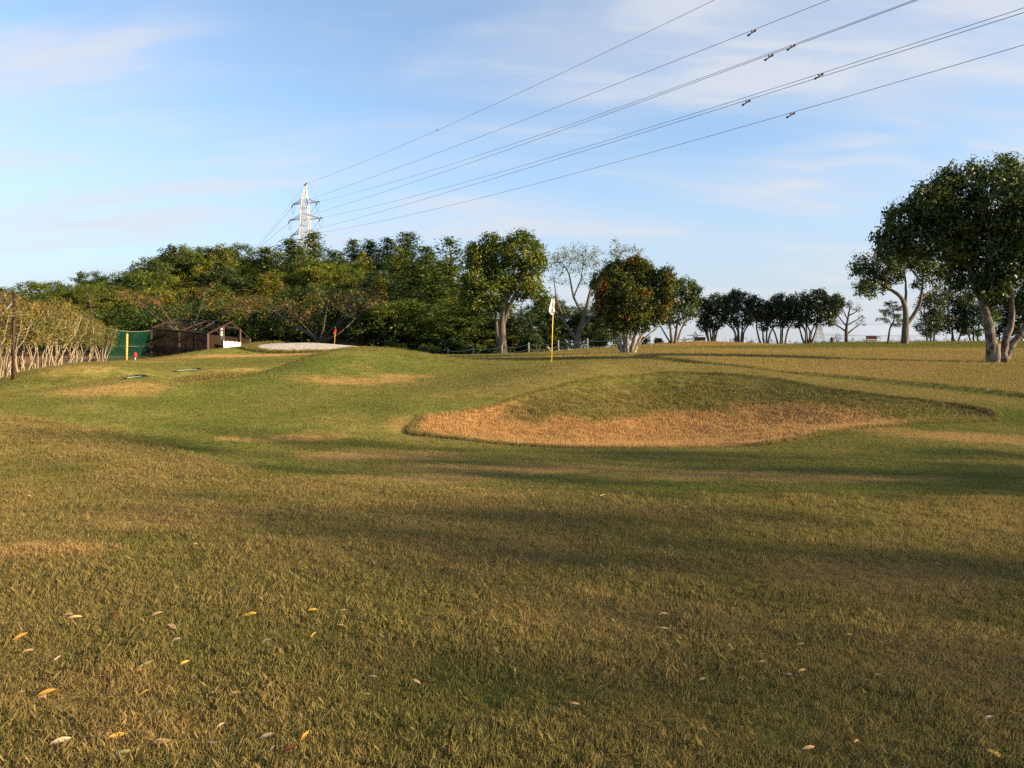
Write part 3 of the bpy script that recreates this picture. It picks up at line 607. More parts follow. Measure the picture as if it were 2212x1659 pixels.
class Tree:
    """limbs and leaf clusters in metres above the tree's foot"""
    def __init__(s, seed): s.rng = np.random.default_rng(seed); s.nodes = []; s.nr = []; s.big = []; s.small = []; s.C = []
    def limb(s, pts, r0, r1, sub=4, wob=.03):
        pts = np.asarray(pts, float); k = len(pts); t = np.linspace(0, k - 1, (k - 1) * sub + 1); i = np.clip(t.astype(int), 0, k - 2); f = (t - i)[:, None]
        # Catmull-Rom through the points
        e = np.concatenate([pts[:1] * 2 - pts[1:2], pts, pts[-1:] * 2 - pts[-2:-1]])
        p0, p1, p2, p3 = e[i], e[i + 1], e[i + 2], e[i + 3]
        q = .5 * (2 * p1 + (p2 - p0) * f + (2 * p0 - 5 * p1 + 4 * p2 - p3) * f ** 2 + (3 * p1 - p0 - 3 * p2 + p3) * f ** 3)
        L_ = np.linalg.norm(pts[-1] - pts[0]); q[1:] += s.rng.normal(0, wob * L_ / len(q), (len(q) - 1, 3))
        r = r0 + (r1 - r0) * np.linspace(0, 1, len(q)) ** .8
        s.big.append((q, r)); s.nodes += list(q[1:]); s.nr += list(r[1:]); return q
    def near(s, p, upbias=.6):
        n = np.array(s.nodes); d = n - p; c = np.linalg.norm(d, axis=1) + upbias * np.maximum(0, d[:, 2]) * 2; return int(np.argmin(c))
    def lobe(s, c, r, n, branch=True, shell=.45, twig=.6):
        c = np.asarray(c, float); r = np.asarray(r, float); rng = s.rng
        if branch and len(s.nodes):
            i = s.near(c); p = s.nodes[i]
            if np.linalg.norm(c - p) > .3: 
                q = bend(p, c, rng, .08, 5); rr = max(.012, min(s.nr[i] * .6, .045 * np.linalg.norm(c - p) + .01)); r_ = np.linspace(rr, rr * .3, 5)
                s.big.append((q, r_)); s.nodes += list(q[1:]); s.nr += list(r_[1:])
        u = rng.normal(0, 1, (n, 3)); u /= np.linalg.norm(u, axis=1)[:, None]; k = shell + (1 - shell) * rng.uniform(size=(n, 1)) ** .5
        P = c + u * k * r * rng.uniform(.88, 1.14, (n, 1)); s.C.append(P)
        if twig and len(s.nodes):
            nd = np.array(s.nodes); sel = rng.uniform(size=n) < twig
            for p in P[sel]:
                j = int(np.argmin(((nd - p) ** 2).sum(1))); L_ = np.linalg.norm(nd[j] - p)
                if L_ > .12 and L_ < 4: s.small.append((bend(nd[j], p, rng, .07, 4), np.linspace(max(.008, min(s.nr[j] * .6, .012 * L_ + .006)), .004, 4)))
        return P
    def clusters(s): return np.concatenate(s.C)
    def trunk_mesh(s, name):
        V, F = tubes_fast(s.big, 8); F_ = [F]
        if s.small:
            v, f = tubes_fast(s.small, 4); F_.append(f + len(V)); V = np.concatenate([V, v])
        return mesh_arrays(name, V, F_, True)
    def leaf_mesh(s, name, n_per, crad, lsize, sel=None, **k):
        C = s.clusters() if sel is None else sel
        V = leaves(C, n_per, crad, lsize, s.rng, **k); m = len(V)
        return mesh_arrays(name, V.reshape(-1, 3), [np.arange(m * 4).reshape(m, 4)])

# foliage and bark
M_BROAD = leafmat('broadleaf_green', [(0, (0.0387, 0.0648, 0.0140)), (.5, (0.0792, 0.1215, 0.0196)), (1, (0.2024, 0.2025, 0.0280))])
M_BIG = leafmat('glossy_green', [(0, (0.0207, 0.0414, 0.0132)), (.55, (0.0391, 0.0690, 0.0165)), (1, (0.0978, 0.1207, 0.0220))], gloss=.03)
M_CONI = leafmat('conifer_green', [(0, (0.0203, 0.0448, 0.0156)), (.5, (0.0435, 0.0784, 0.0208)), (1, (0.1087, 0.1330, 0.0234))], trans=.18)
M_CONY = leafmat('conifer_yellow_green', [(0, (0.0460, 0.0682, 0.0132)), (.5, (0.0978, 0.1155, 0.0176)), (1, (0.1782, 0.1650, 0.0242))], trans=.22)
M_RED = leafmat('red_tipped', [(0, (0.0250, 0.0390, 0.0096)), (.5, (0.0600, 0.0832, 0.0168)), (.68, (0.1438, 0.1196, 0.0216)), (.85, (0.2313, 0.0715, 0.0240)), (1, (0.2750, 0.0520, 0.0240))], clump=1.1)
M_ROW = leafmat('row_green', [(0, (0.0176, 0.0322, 0.0132)), (.6, (0.0352, 0.0552, 0.0176)), (1, (0.0770, 0.0862, 0.0220))], gloss=.03)
M_MYRT = leafmat('myrtle_leaf', [(0, (.070, .085, .020)), (.5, (.130, .130, .030)), (.85, (.20, .155, .042)), (1, (.26, .15, .045))], clump=.9)
M_PINK = leafmat('pink_blossom', [(0, (.42, .07, .10)), (1, (.62, .16, .18))], trans=.3)
M_WHITEB = leafmat('white_blossom', [(0, (.6, .58, .5)), (1, (.75, .72, .66))], trans=.3)
M_CHERRY = leafmat('cherry_autumn', [(0, (.075, .065, .016)), (.5, (.145, .105, .026)), (.8, (.22, .115, .03)), (1, (.30, .12, .03))], clump=.8)
M_SPARSE = leafmat('sparse_yellow_green', [(0, (0.0720, 0.0875, 0.0176)), (.6, (0.1440, 0.1500, 0.0275)), (1, (0.2520, 0.1875, 0.0385))], clump=.8)
M_RUSSET = leafmat('russet_leaf', [(0, (.035, .035, .012)), (.5, (.09, .06, .018)), (1, (.20, .055, .022))], clump=1.4)
M_UNDER = leafmat('undergrowth', [(0, (0.0150, 0.0325, 0.0096)), (.6, (0.0438, 0.0725, 0.0144)), (1, (0.1375, 0.1562, 0.0240))], clump=.35)
B_GREY = bark('grey_bark', (.05, .043, .034), (.135, .115, .09), 7)
B_DARK = bark('dark_bark', (.035, .028, .022), (.10, .082, .065), 8)
B_PALE = bark('pale_mottled_bark', (.13, .11, .085), (.34, .30, .24), 9, ((.06, .05, .04), 7), .5)
B_BIG = bark('big_tree_bark', (.05, .042, .035), (.19, .165, .135), 7, ((.045, .037, .03), 3.4), .45)
B_MYRT = bark('myrtle_bark', (.17, .13, .09), (.33, .27, .20), 8)
B_CONI = bark('reddish_bark', (.05, .032, .022), (.13, .085, .055), 8)

def place(name, tree_parts, x, y, rz=0, s=(1, 1, 1), sink=.06):
    z = h1(x, y)
    root = empty(name, (x, y, z - sink), rz); root.scale = s
    for nm, me, mat in tree_parts: obj(nm, me, mat, root)
    return root
def hero(name, bx, d, seed, lobes, trunks, dens, n_per, crad, lsize, bmat, lmat, label, cat='tree', by=None, group=None, twig=.6, shell=.45, extra=None, **lk):
    """a tree described by its outline: limbs and leafy lobes given at the tree's own distance"""
    s = d / F; x = (bx - CX) * s; y = d; z = h1(x, y)
    if by is None: by = HOR - (z - EYE) / s
    T = Tree(seed); rng = T.rng
    def loc(px, py, dy=0.0): return np.array([(px - bx) * s, dy, (by - py) * s])
    for pts, r0, r1 in trunks: T.limb([loc(*p) for p in pts], r0, r1)
    for l in lobes:
        px, py, rx, rz_ = l[:4]; dy = l[4] if len(l) > 4 else rng.uniform(-.5, .5) * rx * s; k = l[5] if len(l) > 5 else 1.0
        r = np.array([rx * s, (rx + rz_) * .5 * s, rz_ * s]); area = 4 * math.pi * ((r[0] * r[1] + r[0] * r[2] + r[1] * r[2]) / 3)
        T.lobe(loc(px, py, dy), r, max(4, int(area * dens * k)), shell=shell, twig=twig)
    root = empty(name, (x, y, z - .05))
    obj('trunk', T.trunk_mesh('trunk'), bmat, root)
    obj('crown', T.leaf_mesh('crown', n_per, crad, lsize, **lk), lmat, root)
    if extra: extra(T, root, loc, s)
    tag(root, label, cat, group)
    return root

# --- the big spreading tree on the right
hero('spreading_tree', 2150, 27.0, 11,
  [(2165,372,38,34),(2095,392,62,42),(2150,440,80,58,-.9),(2035,415,48,40),(2000,440,50,42),(2075,480,78,52,.4),(1958,468,40,36),(1935,510,38,36),(1985,520,50,36),(2060,545,40,22),(2200,510,72,72,-.8),(2150,560,58,46,-.5),(2135,608,42,36),(2205,625,50,40,.4),(2100,585,34,32,.8),
   (2270,410,70,52),(2310,490,80,70),(2300,590,70,60),(2250,480,70,70,1.2),(2130,500,80,60,1.3),(1920,540,22,22),(2360,540,50,60)],
  [([(2144,795,0),(2140,720,0),(2128,655,.1),(2110,590,.2),(2078,545,.3),(2040,500,.3)],.22,.05),([(2122,655,.1),(2126,560,-.2),(2120,480,-.4)],.12,.04),
   ([(2160,795,-.05),(2168,735,-.1),(2180,690,-.15),(2176,610,-.2),(2172,500,-.2)],.15,.05),([(2164,795,-.05),(2180,745,-.1),(2212,700,-.2),(2235,640,-.3),(2260,540,-.4)],.15,.05),
   ([(2166,760,.05),(2186,700,.15),(2198,640,.3),(2205,540,.4)],.09,.04),([(2150,795,.1),(2158,700,.5),(2165,600,.9)],.12,.05),([(2196,725,-.1),(2222,680,0),(2262,610,.2)],.08,.03),
   ([(2138,798,-.12),(2146,775,-.1),(2150,740,-.05)],.20,.14),([(2168,798,-.1),(2166,775,-.1),(2162,745,-.05)],.17,.12)],
  10.5, 30, .33, .155, B_BIG, M_BIG, 'big dark spreading tree with forked pale trunk at the right edge', droop=.8, aspect=.42, up=.25)
# --- the round tree with red leaf tips
hero('red_tipped_tree', 1357, 39.0, 12,
  [(1365,600,48,42),(1322,618,42,42),(1412,612,42,40),(1362,655,52,40,-.6),(1312,655,34,36),(1415,660,36,36),(1345,697,34,22),(1388,692,34,24),(1440,600,22,22),(1300,610,22,24),(1375,570,30,18),(1430,640,24,26),(1365,640,60,60,.6),(1330,580,26,20)],
  [([(1346,765,0),(1338,735,0),(1318,700,.1),(1305,660,.2)],.13,.04),([(1350,765,-.1),(1348,730,-.1),(1335,690,-.1)],.10,.04),([(1355,765,-.1),(1354,725,-.2),(1357,680,-.2)],.10,.04),
   ([(1362,765,-.1),(1372,725,-.1),(1382,690,-.1),(1390,650,0)],.10,.04),([(1366,765,-.1),(1382,730,0),(1400,700,.1),(1420,660,.1)],.09,.04),([(1368,765,0),(1392,730,.2),(1430,700,.3)],.06,.02),
   ([(1350,765,.2),(1350,725,.4),(1345,680,.5)],.09,.04),([(1360,765,.2),(1372,725,.4),(1385,680,.6)],.08,.04),([(1345,765,.1),(1330,728,.3),(1315,690,.4)],.06,.03)],
  13, 26, .26, .14, B_PALE, M_RED, 'round tree with reddish leaf tips and white mottled stems')
# --- deciduous tree by the rope fence
hero('fence_side_tree', 1086, 57.5, 13,
  [(1130,540,46,38),(1080,545,44,32),(1040,560,36,34),(1155,570,24,30),(1095,590,55,30),(1030,600,34,30),(1060,625,44,30),(1120,620,34,28),(1150,620,24,24),(1020,640,26,24),(1080,660,34,20),(1120,512,24,14),(1060,520,22,14),(1170,640,16,18),(1030,545,24,18)],
  [([(1088,770,0),(1084,710,0),(1090,660,0),(1098,620,0),(1115,570,0)],.36,.08),([(1086,700,0),(1105,650,-.2),(1132,600,-.3),(1150,560,-.3)],.18,.05),([(1088,680,0),(1068,640,.2),(1040,600,.2),(1025,570,.2)],.14,.05),([(1094,640,0),(1080,590,.4),(1070,550,.4)],.10,.04),([(1080,768,.4),(1073,720,.5),(1070,670,.6)],.16,.08)],
  4.6, 30, .48, .21, B_GREY, M_BROAD, 'tall green tree with pale grey trunk behind the rope fence')
# --- cherry that has lost most of its leaves
hero('sparse_cherry_tree', 1247, 58.0, 14,
  [(1230,570,44,26,0,.5),(1205,560,28,22,0,.5),(1275,560,34,22,0,.5),(1300,580,26,26,0,.5),(1250,540,44,14,0,.5),(1205,600,24,18,0,.4),(1265,600,30,20,0,.35),(1340,545,36,16,0,.6),(1375,540,18,12,0,.5),(1330,525,16,10,0,.5),(1195,650,16,20,0,.3),(1300,640,22,20,0,.25)],
  [([(1247,755,0),(1248,725,0),(1260,690,0),(1272,640,0),(1285,590,0)],.30,.06),([(1246,735,0),(1222,700,0),(1195,668,-.2),(1178,655,-.3)],.16,.04),([(1222,700,0),(1205,650,.2),(1196,600,.2)],.10,.03),([(1252,710,0),(1290,670,.1),(1310,640,.2),(1330,570,.3),(1345,540,.3)],.14,.03),([(1262,685,0),(1240,640,.3),(1230,590,.4),(1215,565,.4)],.12,.03),([(1240,640,.3),(1255,600,.2),(1262,560,.2)],.07,.02),([(1272,640,0),(1300,610,0),(1320,590,0)],.07,.02)],
  6.0, 12, .36, .13, B_GREY, M_SPARSE, 'nearly bare cherry tree showing twisted pale branches against the sky', twig=1.0, shell=.3)
# --- dark tree beyond the red tipped one
hero('dark_round_tree', 1455, 55.0, 15,
  [(1462,640,42,36),(1480,618,30,22),(1435,650,28,30),(1490,655,22,28),(1455,680,34,22),(1425,690,20,16),(1500,630,14,18)],
  [([(1452,742,0),(1448,710,0),(1440,670,0)],.13,.05),([(1458,742,0),(1462,705,0),(1470,660,0)],.14,.05),([(1462,742,.1),(1475,705,.2),(1495,680,.2)],.09,.03),([(1450,742,.1),(1432,710,.2),(1420,690,.2)],.07,.03)],
  4.6, 28, .36, .18, B_GREY, M_BIG, 'dark dense tree right of the red tipped tree')
# --- the row of pruned trees on the skyline
ROWT = [(1538, 59, 21, [(1515,668,20,24),(1540,655,24,20),(1562,668,18,24),(1545,690,26,20),(1522,700,14,14)], -1, 'leftmost pruned tree of the skyline row, beside the small dark sign'),
        (1597, 59.5, 22, [(1575,655,22,22),(1605,645,28,18),(1628,660,20,22),(1600,682,34,22),(1640,680,12,14),(1590,635,16,10)], 0, 'wide pruned tree in the skyline row, twiggy tips on top'),
        (1652, 60, 23, [(1645,672,16,20),(1662,668,16,18),(1655,694,18,16)], 1, 'smallest thin pruned tree in the middle of the skyline row'),
        (1688, 60, 24, [(1672,660,18,24),(1690,652,18,20),(1708,665,18,22),(1685,690,22,18)], 2, 'narrow pruned tree next to the largest one in the skyline row'),
        (1745, 60, 25, [(1730,655,28,24),(1765,642,28,20),(1790,660,24,22),(1748,676,40,24),(1808,650,16,16),(1720,690,16,14),(1785,685,18,16)], 3, 'largest densest pruned tree at the right of the skyline row')]
for bx, d, sd, lobes, k, label in ROWT:
    rr = random.Random(sd); st = []
    for j in range(7 if len(lobes) > 4 else 4):
        t = (j / (6 if len(lobes) > 4 else 3)) * 2 - 1; lb = lobes[j % len(lobes)]
        st.append(([(bx + t * 6, 745, rr.uniform(-.2, .2)), (bx + t * 13, 715, rr.uniform(-.4, .4)), (bx + t * 24 + rr.uniform(-3, 3), 690, rr.uniform(-.5, .5)), (lb[0], lb[1], rr.uniform(-.4, .4))], .085, .03))
    hero('pruned_tree', bx, d, sd, lobes, st, 8.5, 26, .30, .16, B_GREY, M_ROW, label, 'tree', None, 'pruned trees along the skyline', twig=.9)
# --- little bare tree, pine and tall two-stemmed tree
def fan(T, root, loc, s): pass
hero('bare_fan_tree', 1829, 60.0, 31,
  [(1800,680,20,16,0,.7),(1812,662,16,10,0,.9),(1832,656,18,9,0,1),(1852,668,12,12,0,.7),(1862,686,12,8,0,.7),(1806,700,14,8,0,.5),(1855,700,14,7,0,.5),(1795,692,12,10,0,.8)],
  [([(1829,742,0),(1828,716,0),(1831,690,0),(1836,662,0)],.17,.05),([(1829,716,0),(1812,704,0),(1797,698,0)],.09,.03),([(1830,720,0),(1846,708,.1),(1864,696,.2)],.08,.03),([(1832,700,0),(1850,690,0),(1866,680,0)],.06,.02),([(1834,680,0),(1850,672,0),(1860,662,0)],.06,.02),([(1830,705,0),(1815,685,.1),(1806,668,.1)],.07,.02),([(1831,690,0),(1822,672,-.1),(1818,660,-.1)],.05,.02)],
  7.0, 9, .20, .12, B_DARK, M_RUSSET, 'small fan shaped tree with bare limbs and russet tips', twig=1.0, shell=.2)
hero('small_pine_tree', 1922, 57.0, 32,
  [(1925,655,16,7,0),(1938,664,18,6,0),(1915,672,18,6,0),(1930,680,20,6,0),(1908,690,14,6,0),(1945,688,14,6,0),(1936,700,16,5,0)],
  [([(1918,740,0),(1922,710,0),(1932,685,0),(1926,655,0)],.09,.03)],
  9.0, 26, .22, .13, B_DARK, M_CONI, 'small layered pine with leaning thin trunk', aspect=.25, flat=.5)
hero('two_stemmed_tree', 1954, 56.0, 33,
  [(1872,595,30,30),(1905,572,36,24),(1948,562,40,26),(1990,560,36,28),(1868,625,26,16),(1900,612,30,22),(1930,595,30,18),(2010,590,28,24),(1860,570,20,20),(1960,540,30,18),(2030,600,24,22,0,.5),(1990,610,22,16,0,.5)],
  [([(1954,742,0),(1956,700,0),(1955,665,0),(1945,640,0),(1915,618,.1),(1885,605,.2)],.30,.06),([(1958,700,0),(1975,675,-.1),(1986,645,-.2),(1990,600,-.2),(1996,560,-.2)],.18,.05),([(1955,665,0),(1960,620,.2),(1958,575,.3)],.13,.04),([(1986,645,-.2),(2010,628,0),(2045,612,.2)],.08,.03),([(1990,610,-.2),(1975,585,.2),(1965,560,.3)],.07,.03)],
  4.2, 26, .40, .19, B_GREY, M_BIG, 'tall two-stemmed tree leaning behind the big right-hand tree', twig=.9)
THK = [(2010, 62, 41, [(2005,660,28,30),(2030,640,24,22),(2000,700,28,24),(2030,690,24,24)], M_ROW, 'dense dark shrubby tree just right of the two-stemmed tree'),
       (2062, 63, 42, [(2060,640,30,24),(2080,660,24,28),(2055,690,32,26),(2085,700,20,20)], M_ROW, 'dark shrubby tree in the middle of the thicket behind the big trunk'),
       (2105, 62, 43, [(2105,660,26,30),(2125,680,24,26),(2100,705,26,20)], M_CONI, 'dark pine-like tree left of the big forked trunk'),
       (2160, 63, 44, [(2150,660,30,28),(2180,680,26,28),(2165,710,30,20)], M_ROW, 'dark tree seen between the forked stems of the big tree'),
       (2215, 62, 45, [(2205,665,28,34),(2240,660,30,34),(2215,705,34,24)], M_CONI, 'dark tree at the right picture edge behind the big tree')]
for bx, d, sd, lobes, lm, label in THK:
    rr = random.Random(sd)
    st = [([(bx + t * 8, 742, 0), (bx + t * 14 + rr.uniform(-4, 4), 705, rr.uniform(-.3, .3)), (bx + t * 22, 660, rr.uniform(-.3, .3))], .08, .03) for t in (-.8, -.1, .7)]
    hero('thicket_tree', bx, d, sd, lobes, st, 5.0, 24, .36, .18, B_GREY, lm, label, 'tree', None, 'thicket behind the big tree')

# ------------------------------------------------------------------ woodland on the hill: a few kinds, each copied
def kind_broad(seed, w=.5, n=11, dens=2.6, lm=M_BROAD, H=10.0, bm=B_GREY, nper=38):
    T = Tree(seed); rng = T.rng
    T.limb([(0, 0, 0), (.15, .1, 2.5), (-.1, .1, 5), (.1, 0, 7.5)], .24, .06)
    for k in range(n):
        a = rng.uniform(0, 6.283); zz = rng.uniform(.32, .88); rr = math.sin(math.pi * (zz - .12) ** .9) * w * H * .52 * rng.uniform(.45, 1.0); r = rng.uniform(.12, .20) * H * .95
        c = (rr * math.cos(a), rr * math.sin(a), zz * H); r3 = np.array([r * 1.12, r * 1.12, r * .82]); T.lobe(c, r3, int(4 * math.pi * r * r * dens * .55), twig=.25)
    return [('trunk', T.trunk_mesh('trunk'), bm), ('crown', T.leaf_mesh('crown', nper, .52, .225), lm)]
def kind_conifer(seed, w=.52, lm=M_CONI, H=12.0, rounds=15, low=.10, rough=.30, crad=.62):
    T = Tree(seed); rng = T.rng
    T.limb([(0, 0, 0), (0, .05, H * .4), (.05, 0, H * .97)], .24, .03)
    C = []
    for k in range(rounds):
        t = k / (rounds - 1); zz = H * (low + (1 - low) * t ** .92); rad = w * H * .5 * (1 - t) ** .78 * (1 + .22 * math.sin(k * 2.1 + seed)) + .12; m = max(2, int(10 * (1 - t) + 3)); a0 = rng.uniform(0, 6)
        for j in range(m):
            a = a0 + j * 6.283 / m + rng.normal(0, .3); rr = rad * rng.uniform(.5, 1.15); e = np.array([rr * math.cos(a), rr * math.sin(a), zz - .10 * rr + rng.normal(0, .25)])
            T.small.append((bend((0, 0, zz), e, rng, .03, 4), np.linspace(.03, .008, 4)))
            L_ = np.linspace(.25, 1, max(2, int(rr / .5)))[:, None]; C.append(np.array([0, 0, zz]) + (e - [0, 0, zz]) * L_ + rng.normal(0, rough, (len(L_), 3)) * (1 - .6 * t))
    T.C = C
    return [('trunk', T.trunk_mesh('trunk'), B_CONI), ('crown', T.leaf_mesh('crown', 44, crad, .25, aspect=.45, up=.45), lm)]
def kind_cherry(seed, H=7.0):
    T = Tree(seed); rng = T.rng
    T.limb([(0, 0, 0), (.1, 0, 1.2), (.0, .1, 2.2)], .19, .12)
    for k in range(8):
        a = k * .785 + rng.uniform(-.3, .3); L_ = rng.uniform(2.6, 4.6); e = np.array([math.cos(a) * L_, math.sin(a) * L_ * .8, rng.uniform(3.6, 6.4)])
        q = T.limb([(0, 0, 1.8), (e[0] * .4, e[1] * .4, 2.6 + rng.uniform(0, 1)), e], .075, .02)
        T.lobe(e, (1.5, 1.4, .8), 16, twig=1.0, shell=.2, branch=False); T.lobe(e * [.6, .6, .95], (1.2, 1.2, .8), 10, twig=1.0, shell=.2, branch=False)
    return [('trunk', T.trunk_mesh('trunk'), B_GREY), ('crown', T.leaf_mesh('crown', 11, .36, .14), M_CHERRY)]
def kind_pine(seed, H=10.0):
    T = Tree(seed); rng = T.rng
    T.limb([(0, 0, 0), (.2, 0, 3), (-.1, .1, 6), (.2, 0, 9.2)], .22, .05)
    for k in range(15):
        t = k / 14; zz = 2.6 + 6.8 * t; a = k * 2.4 + rng.uniform(-.4, .4); L_ = (2.6 * (1 - t) ** .8 + .5) * rng.uniform(.7, 1.1); e = (math.cos(a) * L_, math.sin(a) * L_, zz + .35 + .3 * t)
        T.big.append((bend((0, 0, zz - .4), e, rng, .05, 5), np.linspace(.07, .02, 5))); T.nodes.append(np.array(e)); T.nr.append(.02)
        T.lobe(e, (1.1, 1.1, .5), 17, twig=.8, branch=False)
    return [('trunk', T.trunk_mesh('trunk'), B_GREY), ('crown', T.leaf_mesh('crown', 34, .42, .20, aspect=.2, up=.6), M_CONY)]
KINDS = {'broad_a': (kind_broad(101), 10.3), 'broad_b': (kind_broad(102, .62, 13), 10.3), 'broad_c': (kind_broad(103, .55, 12, lm=M_SPARSE, dens=2.2, nper=32), 10.3), 'broad_d': (kind_broad(104, .7, 15, lm=M_BIG), 10.3),
         'cedar_a': (kind_conifer(105), 12.3), 'cedar_b': (kind_conifer(106, .62, rounds=14), 12.3), 'cedar_y': (kind_conifer(107, .54, M_CONY), 12.3), 'cedar_c': (kind_conifer(108, .56, M_BROAD, rounds=12, rough=.45), 12.3),
         'shade': (kind_broad(111, .62, 11, lm=M_SPARSE, dens=.85, nper=24), 10.3), 'cherry': (kind_cherry(109), 7.2), 'pine': (kind_pine(110), 10.2)}
NAMES = {'broad_a': 'broadleaf_tree', 'broad_b': 'broadleaf_tree', 'broad_c': 'yellowing_tree', 'broad_d': 'broadleaf_tree', 'cedar_a': 'cedar_tree', 'cedar_b': 'cedar_tree', 'cedar_y': 'yellow_cedar_tree', 'cedar_c': 'cypress_tree', 'shade': 'thin_leaved_tree', 'cherry': 'autumn_cherry_tree', 'pine': 'pine_tree'}
WOOD = [  # kind, picture x of the trunk, picture y of the top, distance, spread factor, label
 ('broad_d', 18, 628, 88, 1.0, 'green tree at the far left edge above the myrtle row'),
 ('broad_b', 75, 600, 92, 1.0, 'first round green tree of the woodland from the left, above the brown net post'),
 ('broad_a', 128, 601, 95, 1.1, 'round green tree on the woodland skyline left of the pine'),
 ('broad_b', 175, 593, 100, 1.1, 'green skyline tree directly behind the pine'),
 ('pine', 196, 622, 74, 1.1, 'pine with bare pale lower limbs behind the myrtle row'),
 ('broad_d', 240, 588, 100, 1.1, 'green skyline tree just right of the pine'),
 ('broad_a', 292, 578, 104, 1.1, 'green skyline tree where the wood starts to climb'),
 ('broad_b', 345, 552, 108, 1.15, 'tall green tree at the left shoulder of the hill'),
 ('broad_d', 402, 534, 112, 1.2, 'broad dark tree on the left part of the hilltop'),
 ('broad_b', 455, 524, 114, 1.2, 'rounded tree in the middle of the left hilltop'),
 ('broad_c', 508, 522, 114, 1.1, 'yellowish tree at the right end of the left hilltop'),
 ('cedar_y', 572, 534, 108, 1.2, 'yellow green cedar standing left of the pylon'),
 ('cedar_a', 628, 521, 104, 1.3, 'cedar with its tip just left of the pylon legs'),
 ('cedar_b', 676, 505, 104, 1.1, 'cedar with its pointed tip just right of the pylon legs'),
 ('cedar_a', 722, 545, 118, 1.2, 'low dark cedar on the skyline right of the pylon'),
 ('cedar_b', 763, 520, 124, 1.1, 'first tall dark cedar of the right-hand skyline group'),
 ('cedar_a', 800, 522, 124, 1.2, 'second dark cedar of the right-hand skyline group'),
 ('cedar_b', 838, 516, 122, 1.1, 'dark cedar in the middle of the right-hand skyline group'),
 ('cedar_a', 880, 506, 120, 1.3, 'tallest pointed cedar on the right-hand skyline'),
 ('cedar_b', 922, 534, 112, 1.2, 'dark cedar sloping down right of the tallest cedar'),
 ('cedar_c', 974, 519, 84, 1.1, 'cypress with a rounded top left of the tall fence-side tree'),
 ('broad_d', 45, 622, 84, 1.0, 'dark green tree low behind the brown net post'),
 ('broad_b', 110, 628, 82, 1.0, 'green tree below the skyline between net post and pine'),
 ('broad_a', 222, 604, 92, 1.0, 'green tree just below the skyline right of the pine'),
 ('broad_d', 325, 566, 108, 1.0, 'green tree filling the left shoulder of the hill'),
 ('broad_b', 375, 545, 112, 1.0, 'dark crown between the hill shoulder and the broad hilltop tree'),
 ('broad_a', 428, 530, 114, 1.0, 'rounded crown tucked left of the hilltop middle'),
 ('broad_d', 482, 524, 115, 1.0, 'rounded crown tucked right of the hilltop middle'),
 ('broad_a', 540, 548, 106, 1.0, 'green crown between the left hilltop and the yellow green cedar'),
 ('cedar_c', 600, 548, 100, .8, 'full conifer between the yellow green cedar and the pylon'),
 ('cedar_c', 652, 540, 98, .8, 'full conifer directly in front of the pylon legs'),
 ('broad_a', 735, 560, 108, 1.0, 'green crown under the low dark cedar right of the pylon'),
 ('cedar_c', 782, 545, 112, .8, 'dark full conifer low between the first two skyline cedars'),
 ('cedar_c', 858, 535, 112, .8, 'dark full conifer low left of the tallest cedar'),
 ('broad_d', 840, 585, 92, 1.0, 'dark crown behind the small pale yellow green cedar'),
 ('broad_d', 660, 610, 84, 1.0, 'dark green crown behind the autumn leaves above the bunker'),
 ('broad_b', 480, 612, 84, 1.0, 'dark green crown right of the brown leaved cherry'),
 ('broad_b', 940, 560, 92, .9, 'dark crown between the large cedar and the sloping skyline'),
 ('broad_a', 312, 612, 86, 1.0, 'dark green tree below the left shoulder of the hill'),
 ('broad_b', 262, 628, 80, 1.0, 'dark green tree behind the green net'),
 ('broad_c', 430, 572, 98, 1.1, 'yellowing tree halfway down the left hillside'),
 ('broad_b', 372, 585, 94, 1.0, 'green tree halfway down the left hillside beside the yellowing one'),
 ('broad_d', 500, 575, 96, 1.0, 'dark green tree below the right end of the left hilltop'),
 ('cedar_y', 560, 592, 90, 1.2, 'short yellow green cedar above the netted frame'),
 ('broad_c', 618, 578, 94, 1.0, 'yellow green tree below the pylon'),
 ('broad_a', 700, 566, 96, 1.1, 'bright green tree on the slope right of the pylon'),
 ('cedar_c', 760, 582, 94, 1.0, 'rounded green conifer on the slope under the dark cedars'),
 ('cedar_y', 822, 600, 84, .8, 'small pale yellow green cedar in front of the dark cedars'),
 ('cedar_b', 900, 572, 80, 1.2, 'large full cedar left of the cypress'),
 ('cedar_a', 945, 600, 76, 1.2, 'dark cedar between the large cedar and the cypress'),
 ('cherry', 405, 602, 66, 1.35, 'cherry tree with thin brown leaves over the netted frame'),
 ('cherry', 690, 598, 64, 1.45, 'cherry tree with autumn leaves and twisting branches above the sand bunker'),
 ('broad_d', 470, 655, 72, .9, 'dark evergreen behind the right end of the netted frame'),
 ('broad_b', 545, 630, 72, 1.0, 'dark evergreen left of the sand bunker'),
 ('broad_d', 610, 650, 70, .9, 'dark evergreen behind the left half of the sand bunker'),
 ('broad_d', 775, 625, 70, 1.0, 'dark evergreen behind the red flag'),
 ('broad_a', 850, 640, 68, 1.0, 'dark tree in the woodland edge right of the red flag'),
 ('cedar_c', 985, 630, 66, .9, 'dark conifer at the left end of the rope fence'),
 ('cedar_b', 1030, 640, 66, 1.0, 'shaded cedar behind the rope fence left of the grey trunk'),
 ('broad_d', 1145, 655, 66, .8, 'shaded tree behind the rope fence right of the grey trunk'),
 ('broad_d', 1215, 640, 68, .9, 'dark evergreen behind the white flag'),
 ('broad_d', 1300, 655, 66, .8, 'dark evergreen between the bare cherry and the red tipped tree'),
]
first = {}
